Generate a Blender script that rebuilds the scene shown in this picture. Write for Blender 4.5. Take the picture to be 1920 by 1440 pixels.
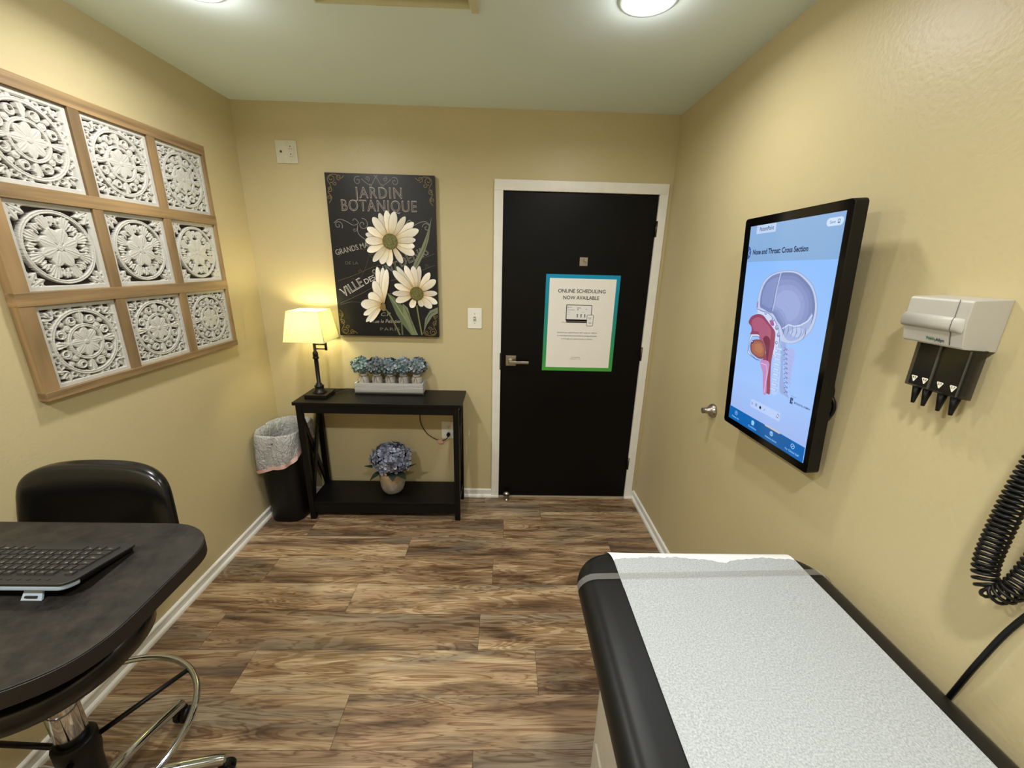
import bpy, bmesh, math, random
import numpy as np
from mathutils import Vector, Matrix
random.seed(7)
S=bpy.context.scene
for o in list(bpy.data.objects): bpy.data.objects.remove(o,do_unlink=True)
COL=S.collection
EXPO=0.0
P_FR,P_FL,P_BR,P_BL=8.4,12.5,18.5,25          # watts of the four recessed lights
LCOL=(1.0,.995,.98); SPREAD=165; PTF=.09
LENS_E=9; BULB_E=125; BULB_C=(255,243,190)
WALL=(195,181,140); CEIL=(224,238,236); PAPER=(190,196,199)
FL=[(98,80,62),(146,122,96),(184,159,126),(206,184,150),(220,202,168),(110,104,94),(150,143,130)]
DK1,DK2=(15,14,13),(48,44,38)
# ------------------------------------------------------------ camera
cx,cy,cz,yaw,pit,rol,FPX=1.5249,-2.5747,1.6352,0.0241,-0.2925,0.0252,750.84
W,H=2.503,2.458
YR=-3.55                      # wall behind the camera
f=Vector((math.sin(yaw)*math.cos(pit),math.cos(yaw)*math.cos(pit),math.sin(pit)))
r0=Vector((math.cos(yaw),-math.sin(yaw),0)); u0=r0.cross(f)
r=r0*math.cos(rol)+u0*math.sin(rol); u=-r0*math.sin(rol)+u0*math.cos(rol)
cam=bpy.data.cameras.new('camera'); co=bpy.data.objects.new('camera',cam); COL.objects.link(co)
m=Matrix((r,u,-f)).transposed().to_4x4(); m.translation=(cx,cy,cz); co.matrix_world=m
cam.sensor_width=36; cam.lens=FPX/1920*36; cam.clip_start=.02
S.camera=co
# ------------------------------------------------------------ world, exposure
wd=bpy.data.worlds.new('world'); S.world=wd; wd.use_nodes=True
wd.node_tree.nodes['Background'].inputs[0].default_value=(1,.95,.85,1)
wd.node_tree.nodes['Background'].inputs[1].default_value=0.0
S.view_settings.view_transform='Standard'; S.view_settings.look='None'
S.view_settings.exposure=EXPO; S.view_settings.gamma=1; S.view_settings.use_curve_mapping=False
def area(name,loc,size,power,color,spread=150,parent=None):
    l=bpy.data.lights.new(name,'AREA'); l.shape='DISK'; l.size=size; l.energy=power; l.color=color; l.spread=math.radians(spread)
    o=bpy.data.objects.new(name,l); COL.objects.link(o); o.location=loc
    if parent: o.parent=parent
    return o
LIGHTS=[(1.97,-1.0,P_FR),(.52,-.985,P_FL),(1.80,-2.55,P_BR),(.52,-2.55,P_BL)]
# ------------------------------------------------------------ materials
def s2l(c):
    return tuple((x/255/12.92 if x/255<=.04045 else ((x/255+.055)/1.055)**2.4) for x in c)
MC={}
def nmat(name):
    m=bpy.data.materials.new(name); m.use_nodes=True; nt=m.node_tree
    return m,nt,nt.nodes['Principled BSDF']
def mat(name,rgb,rough=.5,metal=0,var=.06,scale=20,bump=0,bscale=200,coat=0,spec=.5,stretch=None,trans=0,alpha=1):
    if name in MC: return MC[name]
    m,nt,b=nmat(name); N=nt.nodes.new; L=nt.links.new
    c=s2l(rgb)
    tc=N('ShaderNodeTexCoord'); mp=N('ShaderNodeMapping'); L(tc.outputs['Object'],mp.inputs[0])
    if stretch: mp.inputs['Scale'].default_value=stretch
    nz=N('ShaderNodeTexNoise'); nz.inputs['Scale'].default_value=scale; nz.inputs['Detail'].default_value=5; L(mp.outputs[0],nz.inputs[0])
    rp=N('ShaderNodeValToRGB'); rp.color_ramp.elements[0].position=.3; rp.color_ramp.elements[1].position=.7
    rp.color_ramp.elements[0].color=(*[x*(1-var) for x in c],1); rp.color_ramp.elements[1].color=(*[min(1,x*(1+var)) for x in c],1)
    L(nz.outputs[0],rp.inputs[0]); L(rp.outputs[0],b.inputs['Base Color'])
    b.inputs['Roughness'].default_value=rough; b.inputs['Metallic'].default_value=metal
    b.inputs['Coat Weight'].default_value=coat; b.inputs['Specular IOR Level'].default_value=spec
    b.inputs['Transmission Weight'].default_value=trans; b.inputs['Alpha'].default_value=alpha
    if bump:
        n2=N('ShaderNodeTexNoise'); n2.inputs['Scale'].default_value=bscale; n2.inputs['Detail'].default_value=3; L(mp.outputs[0],n2.inputs[0])
        bp=N('ShaderNodeBump'); bp.inputs['Strength'].default_value=bump; bp.inputs['Distance'].default_value=.002
        L(n2.outputs[0],bp.inputs['Height']); L(bp.outputs[0],b.inputs['Normal'])
    MC[name]=m; return m
def vcol(name,rough=.5,emit=0,spec=.5,coat=0):
    m,nt,b=nmat(name); a=nt.nodes.new('ShaderNodeAttribute'); a.attribute_name='Col'
    if emit:
        b.inputs['Base Color'].default_value=(.01,.01,.01,1); nt.links.new(a.outputs['Color'],b.inputs['Emission Color']); b.inputs['Emission Strength'].default_value=emit
    else: nt.links.new(a.outputs['Color'],b.inputs['Base Color'])
    b.inputs['Roughness'].default_value=rough; b.inputs['Specular IOR Level'].default_value=spec; b.inputs['Coat Weight'].default_value=coat
    MC[name]=m; return m
def emis(name,rgb,strength):
    m,nt,b=nmat(name); b.inputs['Base Color'].default_value=(*s2l(rgb),1)
    b.inputs['Emission Color'].default_value=(*s2l(rgb),1); b.inputs['Emission Strength'].default_value=strength; return m
M_wall=mat('wall_paint',WALL,.42,var=.02,scale=3,bump=.35,bscale=90,spec=.4)
M_ceil=mat('ceiling_paint',CEIL,.8,var=.01,scale=3,bump=.1,bscale=120)
M_trim=mat('white_trim_paint',(228,226,218),.35,var=.03,scale=15)
M_door=mat('black_door_paint',(11,10,10),.38,var=.1,scale=6,spec=.15)
M_nickel=mat('brushed_nickel',(175,168,158),.28,1,var=.08,scale=60)
M_chrome=mat('chrome',(196,200,206),.10,1,var=.02)
M_bronze=mat('dark_bronze',(30,25,23),.38,.5,var=.1)
M_blkwood=mat('black_painted_wood',(9,8,8),.42,spec=.25,var=.2,scale=12,stretch=(1,1,1))
M_blkplastic=mat('black_plastic',(10,10,10),.42,var=.1,spec=.3)
M_vinyl=mat('black_vinyl',(14,15,16),.40,var=.05,bump=.5,bscale=7,spec=.35)
M_white=mat('white_plastic',(232,230,220),.35,var=.02)
M_slot=mat('dark_slot',(35,30,25),.6)
M_print=vcol('printed_canvas',.38,spec=.35)
M_paper=vcol('printed_paper',.6,spec=.3)
M_screen=vcol('lit_screen',.12,emit=1.0,spec=.5)
# ------------------------------------------------------------ mesh builder
class MB:
    def __init__(s): s.v=[];s.f=[];s.m=[];s.c=[];s.sm=[];s.mats=[]
    def mi(s,m):
        if m not in s.mats: s.mats.append(m)
        return s.mats.index(m)
    def add(s,vs,fs,m,col=None,smooth=False,cols=None):
        k=len(s.v); s.v+= [tuple(x) for x in vs]; i=s.mi(m)
        for fa in fs:
            s.f.append([k+j for j in fa]); s.m.append(i); s.sm.append(smooth)
            s.c.append([cols[j] for j in fa] if cols else [col]*len(fa))
    def box(s,x0,x1,y0,y1,z0,z1,m,col=None,T=None):
        vs=[Vector((x,y,z)) for z in(z0,z1) for y in(y0,y1) for x in(x0,x1)]
        if T: vs=[T@v for v in vs]
        s.add(vs,[(0,2,3,1),(4,5,7,6),(0,1,5,4),(2,6,7,3),(0,4,6,2),(1,3,7,5)],m,col); return s
    def bar(s,a,b,w,h,m,up=(0,0,1)):     # box bar from a to b, w sideways, h along up
        a=Vector(a);b=Vector(b);d=b-a;L=d.length;d.normalize();sd=d.cross(Vector(up)).normalized();up=sd.cross(d)
        T=Matrix((d,sd,up)).transposed().to_4x4();T.translation=a
        return s.box(0,L,-w/2,w/2,-h/2,h/2,m,T=T)
    def prism(s,pts,z0,z1,m,T=None,smooth=False,m2=None):
        n=len(pts); vs=[Vector((p[0],p[1],z0)) for p in pts]+[Vector((p[0],p[1],z1)) for p in pts]
        if T: vs=[T@v for v in vs]
        s.add(vs,[tuple(range(n))[::-1],tuple(range(n,2*n))],m2 or m)
        s.add(vs,[(i,(i+1)%n,n+(i+1)%n,n+i) for i in range(n)],m,smooth=smooth); return s
    def tube(s,path,rad,m,n=10,closed=False,caps=True):
        P=[Vector(p) for p in path];N=len(P);R=rad if hasattr(rad,'__len__') else [rad]*N
        tang=[]
        for i in range(N):
            a=P[(i-1)%N] if (closed or i>0) else P[i]; b=P[(i+1)%N] if (closed or i<N-1) else P[i]
            tang.append((b-a).normalized())
        t=tang[0]; up=Vector((0,0,1)) if abs(t.z)<.9 else Vector((1,0,0)); nr=t.cross(up).normalized()
        vs=[]
        for i in range(N):
            t=tang[i]; nr=(nr-t*nr.dot(t)).normalized(); bn=t.cross(nr)
            for k in range(n):
                a=2*math.pi*k/n; vs.append(P[i]+(nr*math.cos(a)+bn*math.sin(a))*R[i])
        fs=[]
        for i in range(N if closed else N-1):
            j=(i+1)%N
            for k in range(n): fs.append((i*n+k,i*n+(k+1)%n,j*n+(k+1)%n,j*n+k))
        s.add(vs,fs,m,smooth=True)
        if caps and not closed: s.add(vs,[tuple(range(n))[::-1],tuple((N-1)*n+k for k in range(n))],m)
        return s
    def lathe(s,prof,m,n=32,T=None,smooth=True,sx=1,sy=1,cap=True):   # prof [(r,z)]
        vs=[];
        for (rr,z) in prof:
            for k in range(n):
                a=2*math.pi*k/n; v=Vector((rr*math.cos(a)*sx,rr*math.sin(a)*sy,z)); vs.append(T@v if T else v)
        fs=[(i*n+k,i*n+(k+1)%n,(i+1)*n+(k+1)%n,(i+1)*n+k) for i in range(len(prof)-1) for k in range(n)]
        s.add(vs,fs,m,smooth=smooth)
        if cap: s.add(vs,[tuple(range(n))[::-1],tuple((len(prof)-1)*n+k for k in range(n))],m)
        return s
    def ball(s,c,rad,m,n=16,h=10,sz=1):
        T=Matrix.Translation(c); return s.lathe([(max(1e-4,rad*math.sin(math.pi*i/h)),-rad*sz*math.cos(math.pi*i/h)) for i in range(h+1)],m,n,T)
    def build(s,name,parent=None,bevel=0,seg=2,loc=None):
        me=bpy.data.meshes.new(name); me.from_pydata(s.v,[],s.f); 
        for m_ in s.mats: me.materials.append(m_)
        me.polygons.foreach_set('material_index',s.m); me.polygons.foreach_set('use_smooth',s.sm)
        if any(c[0] is not None for c in s.c):
            at=me.color_attributes.new('Col','FLOAT_COLOR','CORNER'); fl=[]
            for c in s.c:
                for q in c: fl+= [*(q or (0,0,0)),1]
            at.data.foreach_set('color',fl)
        me.validate(); me.update()
        bm=bmesh.new(); bm.from_mesh(me)
        if not any(c[0] is not None for c in s.c): bmesh.ops.remove_doubles(bm,verts=bm.verts,dist=1e-6)
        bmesh.ops.recalc_face_normals(bm,faces=bm.faces) if not getattr(s,'keepn',False) else None
        bm.to_mesh(me); bm.free()
        o=bpy.data.objects.new(name,me); COL.objects.link(o)
        if parent: o.parent=parent
        if loc: o.location=loc
        if bevel:
            b=o.modifiers.new('bevel','BEVEL'); b.width=bevel; b.segments=seg; b.limit_method='ANGLE'; b.angle_limit=math.radians(40)
            for p in me.polygons: p.use_smooth=True
            w=o.modifiers.new('wn','WEIGHTED_NORMAL'); w.keep_sharp=False
        return o
def tag(o,label,cat,group=None):
    o['label']=label;o['category']=cat
    if group:o['group']=group
    return o
def thing(name,label,cat,loc=(0,0,0),group=None):
    o=bpy.data.objects.new(name,None); COL.objects.link(o); o.location=loc; o.empty_display_size=.05
    return tag(o,label,cat,group)
def struct(o): o['kind']='structure'; return o
# parts are modelled in world coordinates: P(parent) gives them a parent while keeping world position
def par(o,t):
    o.parent=t; o.matrix_parent_inverse=Matrix.Translation(-Vector(t.location)) if t.rotation_euler.z==0 else Matrix.Identity(4); return o
def text_polys(txt,size=1,bold=0,shear=0,spacing=1,align='CENTER',res=3):
    cu=bpy.data.curves.new('t','FONT'); cu.body=txt; cu.size=size; cu.offset=bold; cu.shear=shear; cu.space_character=spacing; cu.align_x=align; cu.resolution_u=res; cu.fill_mode='FRONT' 
    o=bpy.data.objects.new('t',cu); COL.objects.link(o)
    dg=bpy.context.evaluated_depsgraph_get(); dg.update(); me=bpy.data.meshes.new_from_object(o.evaluated_get(dg))
    vs=[v.co.copy() for v in me.vertices]; fs=[tuple(p.vertices) for p in me.polygons]
    bpy.data.objects.remove(o); bpy.data.curves.remove(cu); bpy.data.meshes.remove(me)
    return vs,fs
class Flat:
    """flat print: draws coloured shapes on a plane, each layer a hair above the last"""
    def __init__(s,mb,T,m,step=.00012): s.mb=mb;s.T=T;s.m=m;s.z=0;s.step=step
    def up(s,k=1): s.z+=s.step*k
    def poly(s,pts,rgb,m=None,z=None):
        s.mb.add([s.T@Vector((p[0],p[1],s.z if z is None else z)) for p in pts],[tuple(range(len(pts)))],m or s.m,s2l(rgb))
    def fill(s,pts,rgb):      # concave polygon, triangulated
        from mathutils.geometry import tessellate_polygon
        tr=tessellate_polygon([[Vector((p[0],p[1],0)) for p in pts]])
        s.mb.add([s.T@Vector((p[0],p[1],s.z)) for p in pts],[tuple(t) for t in tr],s.m,s2l(rgb))
    def rect(s,x0,x1,y0,y1,rgb): s.poly([(x0,y0),(x1,y0),(x1,y1),(x0,y1)],rgb)
    def rrect(s,x0,x1,y0,y1,rr,rgb):
        pts=[]
        for (a,b,q) in ((x1-rr,y1-rr,0),(x0+rr,y1-rr,1),(x0+rr,y0+rr,2),(x1-rr,y0+rr,3)):
            for k in range(6):
                t=math.pi/2*(q+k/5); pts.append((a+rr*math.cos(t),b+rr*math.sin(t)))
        s.poly(pts,rgb)
    def disc(s,x,y,rr,rgb,n=24,sy=1): s.poly([(x+rr*math.cos(2*math.pi*k/n),y+rr*sy*math.sin(2*math.pi*k/n)) for k in range(n)],rgb)
    def stroke(s,pts,w,rgb,taper=False):
        n=len(pts); vs=[];cl=s2l(rgb)
        for i,p in enumerate(pts):
            a=pts[max(0,i-1)];b=pts[min(n-1,i+1)];dx,dy=b[0]-a[0],b[1]-a[1];l=math.hypot(dx,dy) or 1
            ww=w/2*(math.sin(math.pi*min(.95,max(.08,i/(n-1)))) if taper else 1)
            vs+= [s.T@Vector((p[0]-dy/l*ww,p[1]+dx/l*ww,s.z)),s.T@Vector((p[0]+dy/l*ww,p[1]-dx/l*ww,s.z))]
        s.mb.add(vs,[(2*i,2*i+1,2*i+3,2*i+2) for i in range(n-1)],s.m,cl)
    def text(s,txt,p0,p1,h,rgb,bold=0,shear=0,spacing=1):   # baseline from p0 to p1, cap height h
        vs,fs=text_polys(txt,1,bold,shear,spacing)
        if not vs: return
        xs=[v.x for v in vs]; x0,x1=min(xs),max(xs); capv,_=CAPH
        L=math.hypot(p1[0]-p0[0],p1[1]-p0[1]); a=math.atan2(p1[1]-p0[1],p1[0]-p0[0]); kx=L/(x1-x0); ky=h/capv
        out=[]
        for v in vs:
            X=(v.x-x0)*kx; Y=v.y*ky
            out.append(s.T@Vector((p0[0]+X*math.cos(a)-Y*math.sin(a),p0[1]+X*math.sin(a)+Y*math.cos(a),s.z)))
        s.mb.add(out,fs,s.m,s2l(rgb))
_v,_=text_polys('H'); CAPH=(max(q.y for q in _v),0)
def smoothpts(pts,k=4,closed=False):
    n=len(pts);o=[]
    for i in range(n if closed else n-1):
        g=lambda j:pts[j%n] if closed else pts[min(n-1,max(0,j))]
        p0,p1,p2,p3=g(i-1),g(i),g(i+1),g(i+2)
        for q in range(k):
            t=q/k; o.append(tuple(.5*(2*p1[d]+(p2[d]-p0[d])*t+(2*p0[d]-5*p1[d]+4*p2[d]-p3[d])*t*t+(3*p1[d]-p0[d]-3*p2[d]+p3[d])*t**3) for d in range(len(p1))))
    if not closed:o.append(tuple(pts[-1]))
    return o
def spiral(cx,cy,r0,r1,a0,turns,n=28):
    return [(cx+(r0+(r1-r0)*i/n)*math.cos(a0+turns*2*math.pi*i/n),cy+(r0+(r1-r0)*i/n)*math.sin(a0+turns*2*math.pi*i/n)) for i in range(n+1)]
# ============================================================ ROOM SHELL
th=.12
b=MB(); b.box(-th,0,YR-th,th,0,H+.0,M_wall); struct(b.build('wall_left'))
b=MB(); b.box(W,W+th,YR-th,th,0,H,M_wall); struct(b.build('wall_right'))
b=MB(); b.box(0,W,YR-th,YR,0,H,M_wall); struct(b.build('wall_front'))
DX0,DX1,DZ=1.508,2.429,2.043
b=MB(); b.box(0,DX0-.012,0,th,0,H,M_wall); b.box(DX1+.012,W,0,th,0,H,M_wall); b.box(DX0-.012,DX1+.012,0,th,DZ+.012,H,M_wall); struct(b.build('wall_back'))
# ceiling with the hatch opening (x .885..1.39, y -1.50 .. -.905)
HX0,HX1,HY0,HY1=.872,1.395,-1.50,-.905
b=MB()
for (a,c_,d,e) in ((-th,HX0,YR-th,th),(HX1,W+th,YR-th,th),(HX0,HX1,YR-th,HY0),(HX0,HX1,HY1,th)): b.box(a,c_,d,e,H,H+.12,M_ceil)
struct(b.build('ceiling'))
# floor: vinyl planks, joints as in the room
def plank_mat():
    m,nt,bs=nmat('vinyl_plank_floor'); N=nt.nodes.new; L=nt.links.new
    at=N('ShaderNodeAttribute'); at.attribute_name='Col'
    tc=N('ShaderNodeTexCoord')
    off=N('ShaderNodeVectorMath'); off.operation='SCALE'; L(at.outputs['Color'],off.inputs[0]); off.inputs['Scale'].default_value=37
    ad=N('ShaderNodeVectorMath'); ad.operation='ADD'; L(tc.outputs['Object'],ad.inputs[0]); L(off.outputs[0],ad.inputs[1])
    def noise(sc,stretch,det=6,dist=0,rough=.6):
        mp=N('ShaderNodeMapping'); mp.inputs['Scale'].default_value=stretch; L(ad.outputs[0],mp.inputs[0])
        n=N('ShaderNodeTexNoise'); n.inputs['Scale'].default_value=sc; n.inputs['Detail'].default_value=det; n.inputs['Distortion'].default_value=dist; n.inputs['Roughness'].default_value=rough
        L(mp.outputs[0],n.inputs[0]); return n.outputs[0]
    def ramp(src,els):
        rp=N('ShaderNodeValToRGB'); rp.color_ramp.elements.remove(rp.color_ramp.elements[1])
        for i,(p,c) in enumerate(els):
            e=rp.color_ramp.elements[0] if i==0 else rp.color_ramp.elements.new(p); e.position=p; e.color=(*s2l(c),1)
        L(src,rp.inputs[0]); return rp.outputs[0]
    def mix(a,b_,fac,mode='MIX'):
        x=N('ShaderNodeMix'); x.data_type='RGBA'; x.blend_type=mode
        if hasattr(fac,'links') : L(fac,x.inputs[0])
        else: x.inputs[0].default_value=fac
        L(a,x.inputs[6]); L(b_,x.inputs[7]); return x.outputs[2]
    base=ramp(noise(3.4,(.42,3.6,1),5,.9,.55),[(.31,FL[0]),(.42,FL[1]),(.50,FL[2]),(.59,FL[3]),(.74,FL[4])])
    grey=ramp(noise(1.9,(.5,3.6,1),4,.6),[(.0,(0,0,0)),(.49,(0,0,0)),(.59,(255,255,255))])
    gcol=ramp(noise(7,(.35,5,1),4,.5),[(.3,FL[5]),(.7,FL[6])])
    c1=mix(base,gcol,grey_fac(N,L,grey,.60))
    grain=ramp(noise(34,(.22,8,1),6,.3,.7),[(.25,(170,160,150)),(.5,(236,232,228)),(.75,(255,255,255))])
    c2=mix(c1,grain,.60,'MULTIPLY')
    fig=ramp(noise(3.6,(.42,4.6,1),3,1.6,.5),[(.33,(255,255,255)),(.40,(168,134,104)),(.43,(255,255,255)),(.52,(255,255,255)),(.548,(178,150,122)),(.575,(255,255,255)),(.64,(255,255,255)),(.66,(190,166,140)),(.68,(255,255,255))])
    c3=mix(c2,fig,.8,'MULTIPLY')
    # cathedral rings: fine contour bands that follow the same stretched field
    mp=N('ShaderNodeMapping'); mp.inputs['Scale'].default_value=(.45,3.2,1); L(ad.outputs[0],mp.inputs[0])
    nn=N('ShaderNodeTexNoise'); nn.inputs['Scale'].default_value=2.6; nn.inputs['Detail'].default_value=2; nn.inputs['Distortion'].default_value=.6; L(mp.outputs[0],nn.inputs[0])
    ml=N('ShaderNodeMath'); ml.operation='MULTIPLY'; ml.inputs[1].default_value=120; L(nn.outputs[0],ml.inputs[0])
    sn=N('ShaderNodeMath'); sn.operation='SINE'; L(ml.outputs[0],sn.inputs[0])
    rings=ramp(sn.outputs[0],[(0,(206,190,172)),(.45,(255,255,255))])
    rmask=ramp(noise(2.2,(.6,2.2,1),2,.4),[(.0,(0,0,0)),(.48,(0,0,0)),(.60,(255,255,255))])
    c3=mix(c3,mix(c3,rings,1.0,'MULTIPLY'),grey_fac(N,L,rmask,.8))
    # per plank tone
    sep=N('ShaderNodeSeparateColor'); L(at.outputs['Color'],sep.inputs[0])
    tone=ramp(sep.outputs[0],[(0,(205,196,190)),(1,(255,255,250))])
    c4=mix(c3,tone,1.0,'MULTIPLY')
    L(c4,bs.inputs['Base Color']); bs.inputs['Roughness'].default_value=.42; bs.inputs['Specular IOR Level'].default_value=.35
    bp=N('ShaderNodeBump'); bp.inputs['Strength'].default_value=.25; bp.inputs['Distance'].default_value=.001; L(grain,bp.inputs['Height']); L(bp.outputs[0],bs.inputs['Normal'])
    return m
def grey_fac(N,L,src,k):
    x=N('ShaderNodeMath'); x.operation='MULTIPLY'; L(src,x.inputs[0]); x.inputs[1].default_value=k; return x.outputs[0]
M_floor=plank_mat(); M_gap=mat('floor_gap',(52,38,28),.8)
b=MB(); b.box(-th,W+th,YR-th,th,-.1,-.0012,M_gap,col=(0,0,0))
PW,PO,PL=.1889,.2772,1.212
joints={0:1.41,1:1.798,2:.334,3:.979,4:.276,5:.783,6:.224,7:.477,8:.947,9:1.445-PL}
rnd=random.Random(3); g=.0007
for row in range(-1,20):
    y1=-(PO+PW*(row-2)); y0=y1-PW
    if y0>0: continue
    j=joints.get(row,rnd.uniform(0,1.2)); x=j
    while x>-.05: x-=PL
    while x<W:
        a,c_=max(x+g,-.02),min(x+PL-g,W+.02)
        if c_>a+.01: b.box(a,c_,max(y0+g,YR-.05),min(y1-g,.1),-.0012,0,M_floor,col=(rnd.random(),rnd.random(),rnd.random()))
        x+=PL
b.keepn=True
struct(b.build('floor'))
# baseboards with shoe moulding
def base_prof():   # (out from the wall, height)
    return [(0,0),(.021,0),(.021,.006),(.019,.014),(.014,.019),(.009,.021),(.009,.046),(.011,.050),(.010,.056),(.006,.060),(0,.062)]
def baseboard(name,a,c_,nrm):
    b=MB(); a=Vector(a);c_=Vector(c_);n=Vector(nrm);pr=base_prof();k=len(pr)
    vs=[a+n*p[0]+Vector((0,0,p[1])) for p in pr]+[c_+n*p[0]+Vector((0,0,p[1])) for p in pr]
    b.add(vs,[(i,(i+1)%k,k+(i+1)%k,k+i) for i in range(k)]+[tuple(range(k)),tuple(range(k,2*k))],M_trim); return struct(b.build(name))
baseboard('baseboard_left',(0,-.02,0),(0,YR,0),(1,0,0))
baseboard('baseboard_right',(W,-.0,0),(W,YR,0),(-1,0,0))
baseboard('baseboard_back',(0,0,0),(DX0-.053,0,0),(0,-1,0))
baseboard('baseboard_front',(0,YR,0),(W,YR,0),(0,1,0))
# ============================================================ DOOR
d=bpy.data.objects.new('door_1',None); COL.objects.link(d); struct(d); d['label']='black flush door in white casing, closed, poster on it'; d['category']='door'
b=MB(); b.box(DX0,DX1,.0,.04,.010,DZ-.004,M_door); slab=b.build('door_slab',d,bevel=.0015)
cw=.052
b=MB(); b.box(DX0-cw,DX0,-.016,.0,.0,DZ+.0,M_trim); b.box(DX1,DX1+cw,-.016,.0,0,DZ,M_trim); b.box(DX0-cw,DX1+cw,-.016,0,DZ,DZ+.058,M_trim)
b.box(DX0-.012,DX0-.003,0,.12,0,DZ,M_trim); b.box(DX1+.003,DX1+.012,0,.12,0,DZ,M_trim); b.box(DX0-.012,DX1+.012,0,.12,DZ,DZ+.012,M_trim)
b.build('door_casing',d,bevel=.002)
b=MB(); b.box(DX0-cw-.004,DX0+.002,-.027,-.014,0,.018,M_trim); b.box(DX1-.002,W-.02,-.027,-.014,0,.018,M_trim); b.box(DX1+cw,W-.009,-.012,0,0,.062,M_trim); b.build('shoe_moulding',d,bevel=.004)
b=MB(); b.box(DX0,DX1,-.008,.05,0,.007,mat('threshold_metal',(190,180,160),.4,.3)); b.build('threshold',d)
for z in (1.853,1.085,.285):
    h=MB(); h.tube([(DX1+.002,-.012,z-.045),(DX1+.002,-.012,z+.045)],.0065,mat('hinge_steel',(92,84,74),.35,1)); h.box(DX1-.003,DX1+.0145,-.0045,-.0005,z-.044,z+.044,mat('hinge_steel',(92,84,74),.35,1))
    for q in (-.015,.015): h.tube([(DX1+.002,-.012,z+q-.001),(DX1+.002,-.012,z+q+.001)],.0075,M_slot)
    h.build('hinge',d)
hx,hz=1.575,1.022
hd=MB(); hd.box(hx-.034,hx+.034,-.010,-.0005,hz-.034,hz+.034,M_nickel); rose=hd.build('handle_rose',d,bevel=.002)
hd=MB(); hd.tube([(hx,-.009,hz),(hx,-.03,hz)],.017,M_nickel,20); hd.tube([(hx,-.028,hz),(hx,-.055,hz)],.011,M_nickel,16); hd.box(hx-.012,hx+.115,-.064,-.050,hz-.009,hz+.009,M_nickel); o=hd.build('handle_lever',d,bevel=.003)
b=MB(); b.box(DX0-.006,DX0+.003,-.0175,-.0005,hz-.06,hz+.052,M_slot); b.build('strike_plate',d)
b=MB(); b.box(1.984,2.034,-.006,-.0005,1.63,1.681,M_nickel); b.box(2.008,2.026,-.03,-.005,1.655,1.674,M_nickel); b.build('robe_hook',d,bevel=.0015)
# door stop on the floor
t=thing('door_stop','small round steel dome stop on the floor at the left foot of the black door','door stop',(1.567,-.045,0))
b=MB(); b.lathe([(.019,0),(.019,.004),(.012,.008),(.009,.018),(.013,.026),(.021,.036),(.024,.047),(.021,.058),(.012,.066),(.001,.068)],M_nickel,24); b.build('dome',t)
b=MB(); b.lathe([(.0245,.043),(.0262,.0455),(.0262,.0485),(.0245,.051)],M_blkplastic,24); b.build('bumper_ring',t)
# ============================================================ WALL PLATES
def plate(b,x0,x1,z0,z1,rr=.006,y=-.0055):
    pts=[]
    for (a,c_,q) in ((x1-rr,z1-rr,0),(x0+rr,z1-rr,1),(x0+rr,z0+rr,2),(x1-rr,z0+rr,3)):
        for k in range(5):
            tt=math.pi/2*(q+k/4); pts.append((a+rr*math.cos(tt),c_+rr*math.sin(tt)))
    T=Matrix(((1,0,0,0),(0,0,1,0),(0,1,0,0),(0,0,0,1)))
    b.prism(pts,y,-.0005,M_white,T=T)
t=thing('light_switch','white single toggle light switch on back wall left of the black door','light switch',(1.338,0,1.292))
def P(b,name,t,**k): return par(b.build(name,**k),t)
b=MB(); plate(b,1.294,1.384,1.228,1.357); P(b,'cover_plate',t,bevel=.002)
b=MB(); b.box(1.3315,1.3445,-.0062,-.005,1.280,1.304,mat('toggle_shadow',(120,105,70),.6)); T=Matrix.Translation((1.338,-.006,1.292))@Matrix.Rotation(.5,4,'X'); b.box(-.0045,.0045,-.013,0,-.006,.006,mat('toggle_grey',(190,185,160),.4),T=T); P(b,'toggle',t)
for z in (1.262,1.322): b=MB(); b.tube([(1.338,-.0065,z),(1.338,-.0050,z)],.0028,M_nickel,10); P(b,'plate_screw',t)
t=thing('wall_outlet','white duplex power outlet low on the wall behind the black console table','outlet',(1.154,0,.52))
b=MB(); plate(b,1.108,1.200,.456,.583); P(b,'cover_plate',t,bevel=.002)
M_rec=mat('almond_receptacle',(205,195,150),.4)
for z in (.545,.493):
    b=MB(); b.lathe([(.0165,-.0075),(.0165,-.004)],M_rec,20,T=Matrix.Translation((1.156,0,z))@Matrix.Rotation(-math.pi/2,4,'X')@Matrix.Translation((0,0,0))@Matrix.Diagonal((1,.85,-1,1)))
    for q,w_ in ((-.006,.0022),(.006,.0026)): b.box(1.156+q-w_/2,1.156+q+w_/2,-.0082,-.0076,z-.001,z+.007,M_slot)
    b.box(1.1535,1.1585,-.0082,-.0076,z-.0105,z-.006,M_slot); P(b,'receptacle',t)
t=thing('cable_plate','white double wall plate high on the back wall, above left of the dark flower canvas','wall plate',(.275,0,2.2))
b=MB(); b.box(.218,.337,-.0065,-.0005,2.150,2.267,mat('aged_white_plastic',(205,202,180),.4)); P(b,'cover_plate',t,bevel=.002)
b=MB(); b.tube([(.2475,-.009,2.209),(.2475,-.006,2.209)],.0075,M_nickel,14); b.tube([(.2475,-.0095,2.209),(.2475,-.006,2.209)],.0045,M_slot,12); P(b,'coaxial_jack',t)
b=MB(); b.box(.285,.322,-.0078,-.006,2.170,2.246,mat('aged_white_plastic',(205,202,180),.4))
for z in (2.228,2.189):
    b.tube([(.302,-.0083,z+.008),(.302,-.0075,z+.008)],.003,M_slot,10)
    for q in (-.006,.006): b.box(.302+q-.0012,.302+q+.0012,-.0083,-.0075,z-.008,z-.001,mat('slot_grey',(110,105,85),.5))
P(b,'receptacle_insert',t)
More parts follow.
